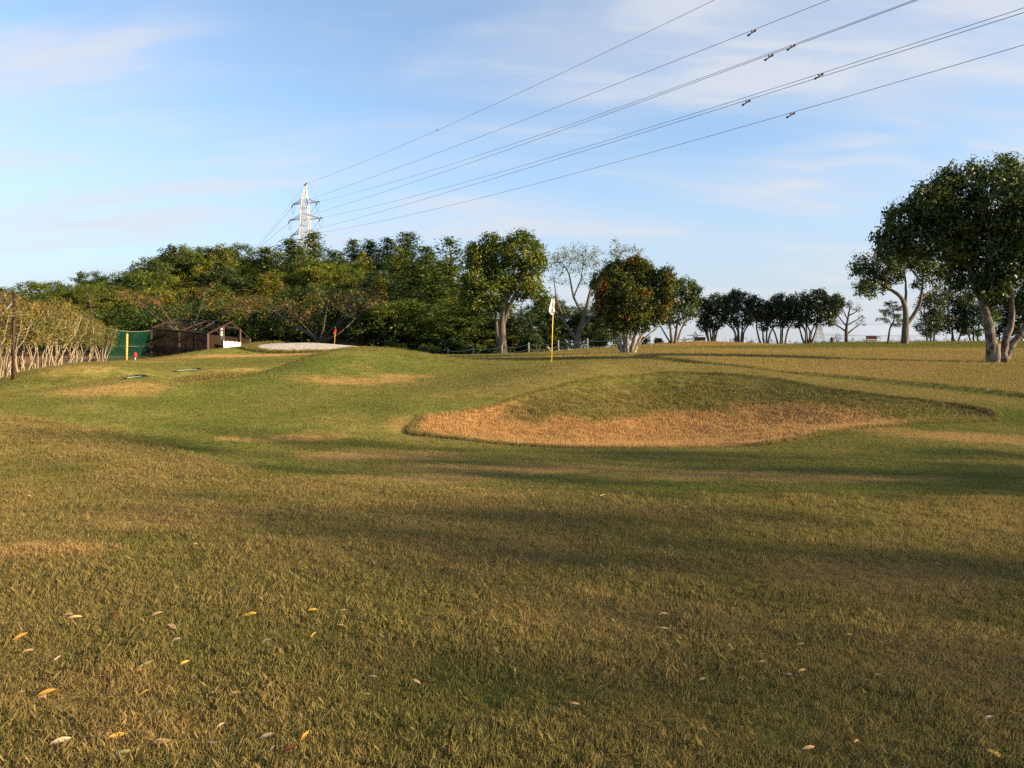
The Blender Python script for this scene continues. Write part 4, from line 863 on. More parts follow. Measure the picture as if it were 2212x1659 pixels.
for i, (k, px, py, d, sp, label) in enumerate(WOOD):
    parts, H = KINDS[k]; x = (px - CX) / F * d; z = h1(x, d); top = EYE - (py - HOR) / F * d; s = max(.4, (top - z + .1) / H); rz = i * 2.399
    if k not in first:
        r = place(NAMES[k], parts, x, d, rz); first[k] = r
    else:
        r = copy_tree(first[k]); r.location = (x, d, z - .1); r.rotation_euler = (0, 0, rz)
    w = sp * (.55 + .45 * s) * (1.85 if 'cedar' in k else 1.12 if 'broad' in k else 1.0); r.scale = (w, w, s)
    tag(r, label, 'tree', 'trees of the woodland on the hill')
# shrubs growing behind the fence and along the wood's foot
def kind_shrub(seed, lm, H=2.6):
    T = Tree(seed); rng = T.rng
    for k in range(5): T.limb([(rng.uniform(-.15, .15), rng.uniform(-.15, .15), 0), (rng.uniform(-.6, .6), rng.uniform(-.6, .6), H * .5), (rng.uniform(-1, 1), rng.uniform(-1, 1), H * .8)], .05, .02)
    for k in range(7): T.lobe((rng.uniform(-.9, .9), rng.uniform(-.8, .8), rng.uniform(.3, .8) * H), (.75, .75, .6), 22, twig=.3)
    return [('stems', T.trunk_mesh('stems'), B_DARK), ('foliage', T.leaf_mesh('foliage', 24, .30, .17), lm)]
SHR = [kind_shrub(201, M_UNDER), kind_shrub(202, M_CONI), kind_shrub(203, M_BROAD)]
SHRUBS = [(0, 980, 725, 62, 'leafy shrub at the left end of the rope fence'), (1, 1158, 716, 61, 'green bushy shrub behind the rope fence right of the grey trunk'), (2, 1200, 722, 62, 'shrub behind the rope fence beside the yellow flagpole'),
          (1, 1130, 735, 62, 'low shrub at the foot of the grey trunk'), (2, 1420, 732, 62, 'small round shrub on the slope beside the last fence post'), (0, 1045, 738, 62, 'low leafy shrub behind the left rope span'),
          (1, 1385, 725, 63, 'conifer-like shrub seen under the red tipped tree'), (0, 1290, 725, 62, 'low shrub at the foot of the bare cherry'), (0, 920, 738, 60, 'leafy shrub at the wood edge right of the sand bunker'),
          (0, 860, 730, 62, 'shrub in the shaded wood edge behind the green mound'), (2, 520, 735, 60, 'shrub beside the right end of the netted frame')]
sf = {}
for i, (k, px, py, d, label) in enumerate(SHRUBS):
    x = (px - CX) / F * d; z = h1(x, d); top = EYE - (py - HOR) / F * d; s = max(.35, (top - z) / 2.5)
    if k not in sf: r = place('shrub', SHR[k], x, d, i); sf[k] = r
    else: r = copy_tree(sf[k]); r.location = (x, d, z - .06); r.rotation_euler = (0, 0, i * 1.9)
    r.scale = (s, s, s); tag(r, label, 'shrub', 'shrubs along the foot of the wood')
# the closed mass of lower foliage between and under the trees
def undergrowth():
    rng = np.random.default_rng(77); C = []
    n = 3400; y = rng.uniform(62, 98, n); px = rng.uniform(-40, 1340, n); x = (px - CX) / F * y
    ok = (px < 960) | (y < 76); x, y, px = x[ok], y[ok], px[ok]
    top = np.interp(px, [-40, 150, 300, 500, 700, 960, 1100, 1340], [3.5, 3.5, 4, 4.5, 5, 4.6, 3.6, 3.2]); keep = (y > 64 + 3 * rng.uniform(size=len(x))); x, y, top = x[keep], y[keep], top[keep]
    z = height(x, y) + rng.uniform(size=len(x)) ** .8 * top; C = np.column_stack([x, y, z])
    V = leaves(C, 30, .85, .29, rng); m = len(V)
    me = mesh_arrays('woodland_undergrowth', V.reshape(-1, 3), [np.arange(m * 4).reshape(m, 4)])
    tag(obj('woodland_undergrowth', me, M_UNDER), 'dark undergrowth filling the wood between the tree trunks', 'undergrowth', None, 'stuff')
undergrowth()
# --- crape myrtles on the left boundary
def kind_myrtle(seed, white=False):
    T = Tree(seed); rng = T.rng
    for k in range(9):
        a = rng.uniform(0, 6.283); b = rng.uniform(.05, .28); e = rng.uniform(.35, .95)
        T.limb([(b * math.cos(a), b * math.sin(a), 0), (e * .55 * math.cos(a + .3), e * .55 * math.sin(a + .3), .8), (e * math.cos(a), e * math.sin(a), 1.55), (e * 1.25 * math.cos(a), e * 1.25 * math.sin(a), 2.2)], .026, .010, wob=.12)
    P = []
    for k in range(13):
        a = rng.uniform(0, 6.283); r = rng.uniform(.2, 1.1); P.append(T.lobe((r * math.cos(a), r * math.sin(a), rng.uniform(1.35, 2.5)), (.55, .55, .45), 26, twig=.8, shell=.3))
    C = T.clusters(); top = C[(C[:, 2] > 2.25) & (rng.uniform(size=len(C)) < .18)]; wh = C[(C[:, 1] < -.5) & (C[:, 2] > 1.7)][:9]
    parts = [('stems', T.trunk_mesh('stems'), B_MYRT), ('foliage', T.leaf_mesh('foliage', 22, .26, .075), M_MYRT), ('blossom', T.leaf_mesh('blossom', 5, .13, .075, sel=top), M_PINK)]
    if white: parts.append(('white_blossom', T.leaf_mesh('white_blossom', 7, .10, .08, sel=wh), M_WHITEB))
    return parts
MY = [kind_myrtle(301), kind_myrtle(302), kind_myrtle(303)]
MYW = kind_myrtle(304, True)
MYR = [(-28, 25.2, 'crape myrtle at the left picture edge, in front of the brown net post'), (18, 27.4, 'crape myrtle directly behind the brown net post'), (62, 29.4, 'crape myrtle with white blossom right of the brown net post'), (98, 31.6, 'second crape myrtle right of the brown net post'),
       (126, 34.2, 'third crape myrtle right of the brown net post, in the dense middle of the row'), (150, 37.4, 'fourth crape myrtle right of the brown net post, stems leaning right'), (172, 40.6, 'crape myrtle two before the green net'), (194, 44.0, 'crape myrtle one before the green net'), (226, 48.6, 'crape myrtle at the edge of the green net, last of the row'), (40, 33.0, 'crape myrtle in the second rank behind the brown net post')]
mf = {}
for i, (px, d, label) in enumerate(MYR):
    x = (px - CX) / F * d - .25; k = i % 3
    if i == 2: r = place('crape_myrtle', MYW, x, d, .2)
    elif k not in mf: r = place('crape_myrtle', MY[k], x, d, i * 1.1); mf[k] = r
    else: r = copy_tree(mf[k]); r.location = (x, d, h1(x, d) - .06); r.rotation_euler = (0, 0, i * 1.7)
    s = [1.06, 1.0, 1.08, .98, 1.05, 1.0, .96, .92, .95, 1.15][i]; r.scale = (s, s, s * 1.04)
    tag(r, label, 'shrub', 'crape myrtles along the left boundary')
# --- weeds on the skyline bank and two trees outside the picture whose shade lies on the lawn
SHADE = [(24, 3.6, .8, 1.0, 'thin-leaved tree beyond the right picture edge whose shade crosses the fairway'), (27, -3.4, .85, .9, 'thin-leaved tree beyond the right picture edge shading the middle of the near lawn'), (33, 0.8, .85, 1.05, 'thin-leaved tree beyond the right picture edge, behind the one nearest the fairway'),
 (30, -1.2, .8, .95, 'thin-leaved tree beyond the right picture edge shading the edge of the rough'), (25, -5.6, .9, .95, 'thin-leaved tree beyond the right picture edge shading the bottom of the picture'), (34, -6.2, 1.0, 1.05, 'tall thin-leaved tree far beyond the right picture edge, in the back row'), (36, -9.6, 1.0, 1.05, 'tall thin-leaved tree farthest behind the viewer on the right')]
for i, (x, y, w, s, label) in enumerate(SHADE):
    if i == 0: sh0 = r = place('thin_leaved_tree', KINDS['shade'][0], x, y, .4)
    else: r = copy_tree(sh0); r.location = (x, y, h1(x, y) - .1); r.rotation_euler = (0, 0, i * 1.3 + .4)
    r.scale = (w, w, s); tag(r, label, 'tree', 'trees outside the picture on the right')

# ------------------------------------------------------------------ objects
M_YEL = simple('yellow_pole_paint', (.80, .50, .035), .35, 0, .05)
M_ORG = simple('orange_pole_paint', (.75, .33, .045), .5, 0, .12, 5)
M_WHITE = simple('white_cloth', (.78, .77, .72), .8, 0, .04, 12)
M_REDC = simple('red_cloth', (.60, .025, .03), .7, 0, .1, 10)
M_BLACK = simple('black_plastic', (.022, .022, .024), .5, 0, .2, 20)
M_TEAL = simple('teal_handle', (.13, .26, .22), .45, 0, .1, 10)
M_STEEL = simple('brown_painted_steel', (.04, .022, .016), .6, .1, .3, 4)
M_POST = simple('grey_fence_post', (.22, .235, .245), .6, .1, .1, 6)
M_ROPE = simple('pale_rope', (.27, .29, .28), .8, 0, .15, 30)
M_GALV = simple('galvanised_steel', (.43, .42, .40), .6, .1, .08, 1.5)
M_WIRE = simple('weathered_wire', (.10, .105, .115), .5, .3, .1, 1)
M_INS = simple('insulator_porcelain', (.10, .085, .075), .35, 0, .2, 3)
M_RUSTY = simple('rusty_steel', (.18, .085, .04), .8, .1, .3, 2)
M_SIGN = simple('dark_red_sign', (.014, .005, .007), .5, 0, .2, 3)
M_SIGNT = simple('sign_white_lettering', (.62, .60, .57), .7, 0, .05)
M_SIGNR = simple('sign_red_lettering', (.07, .010, .014), .7, 0, .05)
M_NETG = netmat('green_net', (.008, .050, .034), .42)
M_NETB = netmat('brown_net', (.026, .017, .012), .86)
M_NETS = netmat('sheer_dark_net', (.020, .015, .013), .55)
M_NETF = netmat('faint_net', (.06, .05, .045), .16)
M_STAKE = simple('pale_stake', (.55, .53, .48), .7)
M_STUMP = simple('old_wood', (.06, .045, .035), .9, 0, .3, 6)

# --- flagstick with white flag on the green
def flagstick(px, py, d, top_px, top_py, fmat, name, label, white):
    p = hits([(px, py)])[0] if d is None else None
    if p is None:
        x = (px - CX) / F * d; base = np.array([x, d, h1(x, d)])
    else: base = np.array(p); d = base[1]
    s = d / F; H = EYE - (top_py - HOR) * s - base[2]; lean = (top_px - px) * s
    root = empty(name, base)
    MB().tube([(0, 0, -.1), (lean * .5, 0, H * .5), (lean, 0, H)], [.016, .015, .012], 8).build('pole', M_YEL, root, True)
    MB().tube([(0, 0, -.002), (0, 0, .006)], [.056, .056], 16).build('cup', M_WHITE, root)
    if white:   # limp flag hanging from two ties, folded over on itself
        sleeve = MB(); sleeve.tube([(lean, 0, H - .50), (lean, 0, H + .01)], .019, 8); sleeve.build('sleeve', M_BLACK, root)
        prof = [(0.00, -.045), (.10, -.075), (.22, -.115), (.32, -.150), (.40, -.165), (.46, -.150), (.51, -.105)]
        G = []
        for dz, w in prof:
            row = []
            for j in range(9):
                t = j / 8; row.append((lean + .03 + (w - .03) * t * 1.0, -.02 - .035 * math.sin(t * 7 + dz * 6) * t, H - dz - .015 * math.sin(t * 3)))
            G.append(row)
        fl = MB().sheet(G).build('flag', fmat, root, True)
        MB().sheet([[(lean - .165 + .02 * j * 1.0, -.045 - .01 * math.sin(j), H - .33 - .012 * i - (0.12 * i / 4) * (1 - abs(j - 5) / 7)) for j in range(11)] for i in range(5)]).build('flag_fold', fmat, fl, True)
        for z in (.12, .20): MB().tube([(lean, 0, H - z * 1.9 - .01), (lean, 0, H - z * 1.9 + .01)], .026, 8).build('tie', M_BLACK, fl)
    else:
        G = []
        for i in range(7):
            t = i / 6; w = .05 + .12 * t ** .8
            G.append([(lean + .03 - w * .55 + w * 1.1 * (j / 7) - .07 * t, -.02 + .035 * math.sin(j * 1.6 + i * .8), H - .02 - .42 * t * (1 + .12 * math.sin(j))) for j in range(8)])
        MB().sheet(G).build('flag', fmat, root, True)
    return tag(root, label, 'flag')
flagstick(1191, 783, None, 1195.5, 645, M_WHITE, 'flagstick', 'yellow flagstick with a limp white flag on the green', True)
flagstick(722, 752, 56.0, 724.5, 707, M_REDC, 'flagstick', 'yellow flagstick with a red flag behind the sand bunker', False)
# --- orange pole and red topped marker on the left
x, d = (273 - CX) / F * 46.5, 46.5
root = empty('distance_pole', (x, d, h1(x, d)))
MB().tube([(0, 0, -.2), (.02, 0, .8), (.045, 0, 1.66)], [.065, .065, .062], 12).build('pole', M_ORG, root, True)
MB().tube([(.045, 0, 1.66), (.046, 0, 1.70)], [.05, .02], 12).build('cap', M_ORG, root)
for k in range(8): MB().box((.055 + .0, -.06, .2 + k * .18), (.02, .02, .05)).build('mark', M_WHITE, root)
tag(root, 'orange pole standing upright before the green net', 'pole')
x, d = (292 - CX) / F * 47.5, 47.5
root = empty('marker_stake', (x, d, h1(x, d)))
MB().tube([(0, 0, -.1), (0, 0, .26)], .035, 10).build('stake', M_STAKE, root); MB().tube([(0, 0, .20), (0, 0, .27), (0, 0, .44), (0, 0, .50)], [.06, .10, .10, .05], 12).build('red_cap', M_REDC, root, True)
tag(root, 'short white stake with a red top beside the orange pole', 'marker')
# --- bunker rakes
def rake(px0, d0, px1, d1, label, LEN):
    a, b = [np.array([(p - CX) / F * q, q, h1((p - CX) / F * q, q)]) for p, q in ((px0, d0), (px1, d1))]; root = empty('bunker_rake', (b[0], b[1], b[2]))
    v = np.array([a[0] - b[0], a[1] - b[1], a[2] - b[2]]); L_ = np.linalg.norm(v); v = v / L_ * LEN; up = np.array([0, 0, .07]); n = np.array([-v[1], v[0], 0]); n /= np.linalg.norm(n); n = np.array([1.0, .12, 0]); n /= np.linalg.norm(n)
    g = h1(b[0] + v[0], b[1] + v[1]) - b[2]; e = np.array([v[0], v[1], g + .05])
    MB().tube([up, up + (e - up) * .5, e], .013, 8).build('handle', M_TEAL, root, True)
    MB().tube([up + (e - up) * .86, up + (e - up) * 1.0], .022, 8).build('grip', M_BLACK, root)
    w = .19; m = MB(); m.tube([-n * w + up, -n * w * .5 + up * 1.2, up * 1.25, n * w * .5 + up * 1.2, n * w + up], [.02, .027, .027, .027, .02], 8); hd = m.build('head', M_BLACK, root, True)
    for k in range(13):
        q = -n * w * .94 + n * w * 1.88 * k / 12 + up; MB().tube([q, q + [0, 0, -.06]], [.010, .005], 5).build('tine', M_BLACK, hd)
    return tag(root, label, 'rake')
rake(275, 20.9, 306, 21.6, 'bunker rake lying on the left mound, further from the sand bunker', .85)
rake(372, 28.3, 425, 29.3, 'bunker rake lying beside the grassy sand pit, handle pointing left', 1.05)
# --- rope fence
POSTS = [(968, 60.0), (1023, 58.5), (1084, 56.9), (1142, 55.0), (1206, 53.2), (1269, 51.5), (1336, 49.8), (1405, 48.2), (1478, 46.9)][:8]
pb = [np.array([(p - CX) / F * d, d, h1((p - CX) / F * d, d)]) for p, d in POSTS]
root = empty('rope_fence', pb[0]); o0 = pb[0]
for q in pb:
    MB().tube([q - o0 + [0, 0, -.2], q - o0 + [0, 0, .76], q - o0 + [0, 0, .79]], [.05, .05, .03], 10).build('post', M_POST, root, True)
for a, b in zip(pb[:-1], pb[1:]):
    for zz in (.66, .30):
        t = np.linspace(0, 1, 9)[:, None]; P = (a - o0) + (b - a) * t; P[:, 2] += zz - .13 * 4 * (t[:, 0] * (1 - t[:, 0]))
        MB().tube(P, .017, 6).build('rope', M_ROPE, root, True)
tag(root, 'low fence of grey posts with two sagging ropes before the wood', 'fence')
# --- tall net post with brace on the far left, and its sheer net
x, d = (28 - CX) / F * 26.0, 26.0; z = h1(x, d); root = empty('net_post', (x, d, z))
MB().tube([(0, 0, -.3), (.015, 0, 1.5), (.05, 0, 2.98)], [.05, .05, .048], 12).build('post', M_STEEL, root, True)
MB().tube([(.05, 0, 2.98), (.05, 0, 3.03)], [.06, .05], 12).build('cap', M_STEEL, root)
MB().tube([(.03, 0, 2.72), (-1.6, -.9, .1)], .022, 8).build('brace', M_POST, root, True)
for zz in (.25, 1.4, 2.4): MB().tube([(.03, 0, zz), (.03, 0, zz + .05)], .06, 10).build('clamp', M_STEEL, root)
tag(root, 'tall brown steel net post with a diagonal brace at far left', 'post')
def net_panel(name, a, b, za0, za1, zb0, zb1, mat, label, sag=.12, cable=True, bow=0.0):
    """hanging net between two foot points"""
    a = np.array(a, float); b = np.array(b, float); root = empty(name, (a[0], a[1], 0)); n = 21; G = []
    for i in range(n):
        t = i / (n - 1); p = (b - a) * t; lo = za0 + (zb0 - za0) * t; hi = za1 + (zb1 - za1) * t - sag * 4 * t * (1 - t)
        G.append([(p[0] + bow * math.sin(j * .9 + i * .7) * .05, p[1] + bow * math.sin(t * 9 + j) * .06, lo + (hi - lo) * j / 6) for j in range(7)])
    MB().sheet(G).build('net', mat, root, True)
    if cable: MB().tube([g[-1] for g in G], .012, 6).build('top_cable', M_ROPE if mat is M_NETG else M_STEEL, root, True)
    if cable and mat is M_NETG: MB().tube([np.array(g[0]) * .42 + np.array(g[-1]) * .58 for g in G[7:]], .009, 6).build('middle_cable', M_ROPE, root, True)
    return tag(root, label, 'net')
net_panel('sheer_net', (x - .02, d), (x - 5.5, d - 5.5), z, z + 2.95, h1(x - 5.5, d - 5.5), h1(x - 5.5, d - 5.5) + 2.95, M_NETF, 'sheer dark net left of the tall brown net post', .03)
x2, d2 = (217 - CX) / F * 50.0, 50.0; z2 = h1(x2, d2)
x3, d3 = (327 - CX) / F * 58.0, 58.0; z3 = h1(x3, d3)
root = empty('net_post', (x2, d2, z2)); MB().tube([(0, 0, -.3), (0, 0, 2.52)], .06, 10).build('post', M_STEEL, root, True); MB().tube([(0, 0, 2.0), (0, 0, 2.06)], .08, 10).build('clamp', M_STEEL, root)
tag(root, 'dark steel post at the left end of the green net', 'post')
zt3 = EYE - (713 - HOR) / F * 58
net_panel('green_net', (x2, d2), (x3, d3), z2 - .2, z2 + 2.45, z3 - .3, zt3, M_NETG, 'translucent green net between the myrtles and the netted frame', .22, bow=.6)
# --- netted steel frame (gabled, roof open)
def netted_frame():
    def at(px, py, d): return wpt(px, py, d)
    O = at(327, 775, 58.0); O[2] = h1(O[0], O[1]); root = empty('netted_frame', O)
    # side wall towards the viewer-left: eave points; gable end towards the right
    dA, dB, dC = 58.0, 54.5, 59.0
    E0 = at(327, 709, dA); E1 = at(387, 716, (dA + dB) / 2); E2 = at(449, 721, dB); G2 = at(540, 732, dC)
    A2 = at(503, 694.5, (dB + dC) / 2); A1 = at(446, 693.5, 58.2); A0 = at(381, 691, 60.0)
    def gnd(p): return np.array([p[0], p[1], h1(p[0], p[1]) - .25])
    r = lambda p: np.asarray(p) - O
    for e in (E0, E1, E2): MB().bar(r(gnd(e)), r(e), .13).build('post', M_STEEL, root)
    mid1 = at(489, 0, 55.8); zt = (E2 + (A2 - E2) * .62); pp = np.array([zt[0], zt[1], zt[2]]); MB().bar(r(gnd(pp)), r(pp), .10).build('post', M_STEEL, root)
    pq = A2 + (G2 - A2) * .42; MB().bar(r(gnd(pq)), r(pq), .10).build('post', M_STEEL, root); MB().bar(r(gnd(G2)), r(G2), .10).build('post', M_STEEL, root)
    B0 = E0 + (G2 - E2); B1 = E1 + (G2 - E2)
    for q in (B0, B1): MB().bar(r(gnd(q)), r(q), .10).build('post', M_STEEL, root)
    for e, a_, g in ((E0, A0, B0), (E1, A1, B1), (E2, A2, G2)):
        MB().bar(r(e), r(a_), .10).build('rafter', M_STEEL, root); MB().bar(r(a_), r(g), .06).build('rafter', M_STEEL, root)
    MB().bar(r(A0), r(A2), .07).build('ridge_beam', M_STEEL, root); MB().bar(r(E0), r(E2), .09).build('eave_beam', M_STEEL, root); MB().bar(r(B0), r(G2), .08).build('eave_beam', M_STEEL, root)
    m0 = E0 + (A0 - E0) * .5; m2 = E2 + (A2 - E2) * .5; MB().bar(r(m0), r(m2), .06).build('purlin', M_STEEL, root); n0 = A0 + (B0 - A0) * .5; n2 = A2 + (G2 - A2) * .5; MB().bar(r(n0), r(n2), .06).build('purlin', M_STEEL, root)
    MB().bar(r(pp), r(pq), .07).build('tie_beam', M_STEEL, root); MB().bar(r(A1), r(E2 + (A2 - E2) * .55), .05).build('brace', M_STEEL, root); MB().bar(r(A0), r(E1 + (A1 - E1) * .5), .05).build('brace', M_STEEL, root)
    MB().bar(r(E1 + [0, 0, -.4]), r(gnd(E2) + [0, 0, .6]), .05).build('brace', M_STEEL, root); MB().bar(r(E0 + [0, 0, -1.0]), r(gnd(E1) + [0, 0, .5]), .05).build('brace', M_STEEL, root)
    MB().bar(r(E0 + [0, 0, -1.25]), r(E2 + [0, 0, -1.3]), .05).build('rail', M_STEEL, root)
    def wall(nm, p, q, mat, dz=.05, hi=0.0):
        G = []
        for i in range(15):
            t = i / 14; b_ = p + (q - p) * t; lo = h1(b_[0], b_[1]) - .2; top = b_[2] - dz - hi; G.append([(b_[0] - O[0] + .02 * math.sin(i * 1.9 + j), b_[1] - O[1] + .03 * math.sin(i * 2.3 + j * .7), lo + (top - .03 * math.sin(i * .9) ** 2 - lo) * j / 5 - O[2]) for j in range(6)])
        MB().sheet(G).build(nm, mat, root, True)
    wall('side_net', E0, E2, M_NETS); wall('end_net', E2 + [0, 0, .0], G2, M_NETB, .02); wall('back_net', B0, G2, M_NETS); wall('partition_net', E1, B1, M_NETS); wall('left_net', E0, B0, M_NETS)
    for e, a_, g in ((E0, A0, B0),):
        MB().add([r(e), r(a_), r(g)], [[0, 1, 2]]).build('gable_net', M_NETF, root)
    return tag(root, 'brown gabled steel frame hung with dark nets', 'shelter')
netted_frame()
# white cloth hung on the netted frame and the pale pipe above it
c0 = wpt(483, 736, 55.0); c1 = wpt(521, 739, 56.2); c2 = wpt(521, 755, 56.2); c3 = wpt(484, 752, 55.0)
G = []
for i in range(9):
    t = i / 8; a = c0 + (c1 - c0) * t; b = c3 + (c2 - c3) * t
    G.append([a + (b - a) * j / 5 + [0, -.03 * math.sin(i * 1.8 + j * .4) - .05, -.04 * math.sin(t * 3.14 * 4) ** 2 * (j == 0)] - c3 for j in range(6)])
root = empty('cloth_banner', c3); MB().sheet(G).build('cloth', M_WHITE, root, True)
for q in (G[0][0], G[-1][0]): MB().tube([q, q + np.array([0, 0, .06])], .012, 6).build('tie', M_ROPE, root)
tag(root, 'cream cloth hung on the end of the netted frame', 'banner')
q = wpt(478, 722, 57.0); root = empty('pale_pipe', (q[0], q[1], h1(q[0], q[1]) - .2)); MB().tube([(0, 0, 0), (0, 0, wpt(478, 706, 57.0)[2] - root.location.z)], .11, 12).build('pipe', M_GALV, root, True); MB().tube([(0, 0, wpt(478, 706, 57.0)[2] - root.location.z), (0, 0, wpt(478, 705, 57.0)[2] - root.location.z)], [.12, .08], 12).build('cap', M_GALV, root)
tag(root, 'pale upright pipe inside the netted frame', 'pipe')

# --- transmission tower and its lines
TD = 200.0; ARMS = {}
def tower(name, px, d, top_py, s_, label, detail=True, mat=M_GALV, thick=1.0, base_z=None):
    """lattice tower, s_ scales its arms; heights measured down from the peak"""
    x = (px - CX) / F * d; ztop = EYE - (top_py - HOR) / F * d; zb = h1(x, d) if base_z is None else base_z
    root = empty(name, (x, d, zb), 0); H = ztop - zb; t_ = thick
    def half(z):    # half width of the body at height z below the peak
        dz = H - z
        if dz < 4.6: return .12 + .63 * dz / 4.6
        return .75 + (dz - 4.6) * .045 + max(0, dz - 16) * .07
    levels = [H, H - 2.0] + [H - 4.6 - k * 1.55 for k in range(0, 9)] + []
    z = levels[-1]
    while z > 3.5: z -= 2 * half(z) * .95; levels.append(max(z, 0))
    if levels[-1] > 0: levels.append(0)
    C = [(-1, -1), (1, -1), (1, 1), (-1, 1)]
    for cx, cy in C:
        MB().tube([(cx * half(z) * s_, cy * half(z) * s_, z) for z in levels], [.10 * t_] * len(levels), 4).build('leg', mat, root)
    br = MB()
    for z0, z1 in zip(levels[:-1], levels[1:]):
        a, b = half(z0) * s_, half(z1) * s_
        for k in range(4):
            p, q = C[k], C[(k + 1) % 4]
            br.bar((p[0] * a, p[1] * a, z0), (q[0] * b, q[1] * b, z1), .085 * t_); br.bar((q[0] * a, q[1] * a, z0), (p[0] * b, p[1] * b, z1), .085 * t_); br.bar((p[0] * b, p[1] * b, z1), (q[0] * b, q[1] * b, z1), .08 * t_)
    br.build('bracing', mat, root)
    tips = {}
    for lv, (dz, half_len) in enumerate(((4.9, 3.7), (9.1, 4.5), (13.0, 3.9))):
        za = H - dz; hw = half(za) * s_
        for sd in (-1, 1):
            tip = np.array([sd * half_len * s_, sd * -1.9 * s_ * .9, za + .0]); arm = MB()
            for cy in (-1, 1):
                for zz in (0, 1.15 if sd > 0 else 1.15):
                    a0 = np.array([sd * hw, cy * hw, za + zz]); arm.bar(a0, tip, .10 * t_)
                for k in range(1, 4):
                    u = k / 4; lo = np.array([sd * hw, cy * hw, za]) * (1 - u) + tip * u; hi = np.array([sd * hw, cy * hw, za + 1.15]) * (1 - (k - .5) / 4) + tip * (k - .5) / 4; arm.bar(lo, hi, .07 * t_)
            for k in range(1, 4):
                u = k / 4; arm.bar(np.array([sd * hw, -hw, za]) * (1 - u) + tip * u, np.array([sd * hw, hw, za]) * (1 - u) + tip * u, .07 * t_)
            root_arm = arm.build('cross_arm', mat, root); tips[(lv, sd)] = tip; ARMS[(name, px, lv, sd)] = root_arm
    return tag(root, label, 'pylon'), tips, np.array([x, d, zb]), H
pyl, tips, pO, pH = tower('transmission_tower', 659, TD, 399, 1.0, 'tall white lattice pylon rising behind the wood')
DIRR = np.array([152.0, -259.0]); DIRL = np.array([-62.0, 120.0])
uR = np.append(DIRR / np.linalg.norm(DIRR), 0); uL = np.append(DIRL / np.linalg.norm(DIRL), -.04)
def insulator(a, u, par, L_=1.5):
    m = MB(); n = 11; P = [a + u * L_ * k / (n * 2) for k in range(n * 2 + 1)]; m.tube(P, [(.15 if k % 2 else .07) for k in range(n * 2 + 1)], 8); m.build('insulator', M_INS, par, True)
ends = {}
for key, tip in tips.items():
    uRd = uR + [0, 0, -.10]; uLd = uL + [0, 0, -.25]
    a = tip + uRd * .25; b = tip + uLd * .25; par = ARMS[('transmission_tower', 659, key[0], key[1])]; insulator(a, uRd, par); insulator(b, uLd, par)
    eR = tip + uRd * 1.85; eL = tip + uLd * 1.95; ends[key] = (pO + eR, pO + eL)
    t = np.linspace(0, 1, 13)[:, None]; P = eL + (eR - eL) * t; P[:, 2] -= 2.1 * np.sin(t[:, 0] * math.pi) ** .8
    MB().tube(P, .035, 5).build('jumper_loop', M_WIRE, pyl, True)
    MB().tube([tip, tip + [0, 0, .55], tip + [-.5, 0, .75]], [.05, .04, .03], 5).build('arcing_horn', M_INS, pyl)
MB().tube([(0, 0, pH), (.35, -.2, pH + .35), (.75, -.5, pH + .25)], [.12, .14, .10], 6).build('earth_wire_clamp', M_INS, pyl)
MB().box((0, 0, pH - .15), (.5, .5, .4)).build('peak_cap', M_INS, pyl)
LINES = [(None, [(945, 281), (1543, 0)], .023, 'thin topmost earth wire running from the pylon peak to the upper right', [(945, 281)]),
         ((0, -1), [(1624, 66), (1790, 0)], .023, 'second power line from the top, single wire crossing to the upper right', [(1624, 66)]),
         ((0, 1), [(1709, 98), (1977, -1)], .023, 'upper wire of the upper close pair of power lines', [(1709, 98)]),
         ((1, -1), [(1661, 119), (1974, 3)], .023, 'lower wire of the upper close pair of power lines', [(1661, 119)]),
         ((1, 1), [(1769, 160), (2212, 17)], .023, 'upper wire of the lower close pair of power lines', [(1769, 160)]),
         ((2, -1), [(1612, 217), (2212, 27)], .023, 'lower wire of the lower close pair of power lines', [(1612, 217)]),
         ((2, 1), [(1708, 244), (2212, 97)], .023, 'lowest single power line running right from the pylon', [(1708, 244)])]
for key, ob, rad, label, damp in LINES:
    A_ = (pO + [0.75, -.5, pH + .25]) if key is None else ends[key][0]
    rows = []; rhs = []
    def tpar(px): k = (px - CX) / F; return (k * A_[1] - A_[0]) / (DIRR[0] - k * DIRR[1])
    for px, py in ob:
        t = tpar(px); y = A_[1] + DIRR[1] * t; zz = EYE - (py - HOR) / F * y; rows.append([t, -4 * t * (1 - t)]); rhs.append(zz - A_[2])
    dz, sg = np.linalg.solve(np.array(rows), np.array(rhs))
    t = np.linspace(0, 1, 90)[:, None]; P = np.column_stack([A_[0] + DIRR[0] * t, A_[1] + DIRR[1] * t, A_[2] + dz * t - 4 * sg * t * (1 - t)])
    root = empty('power_line', A_); MB().tube(P - A_, rad, 5).build('wire', M_WIRE, root, True)
    for px, py in damp:
        tt = tpar(px); q = np.array([A_[0] + DIRR[0] * tt, A_[1] + DIRR[1] * tt, A_[2] + dz * tt - 4 * sg * tt * (1 - tt)]) - A_; k = .55 if key is not None else .3
        if key is not None:
            dc = MB().box(q + [0, 0, -.10], (.10, .10, .26)).build('damper_clamp', M_RUSTY, root)
            w = uR * .36 + np.array([.12, .0, .10]) ; MB().tube([q - w + [0, 0, -.24], q - w * .75 + [0, 0, -.24], q - w * .3 + [0, 0, -.22], q + w * .3 + [0, 0, -.20], q + w * .75 + [0, 0, -.18], q + w + [0, 0, -.18]], [.05, .11, .05, .05, .11, .05], 8).build('damper_weight', M_INS, dc, True)
        else: MB().tube([q - uR * .3, q, q + uR * .3], [.05, .10, .05], 6).build('wire_marker', M_INS, root)
    tag(root, label, 'power line', 'power lines running right from the pylon')
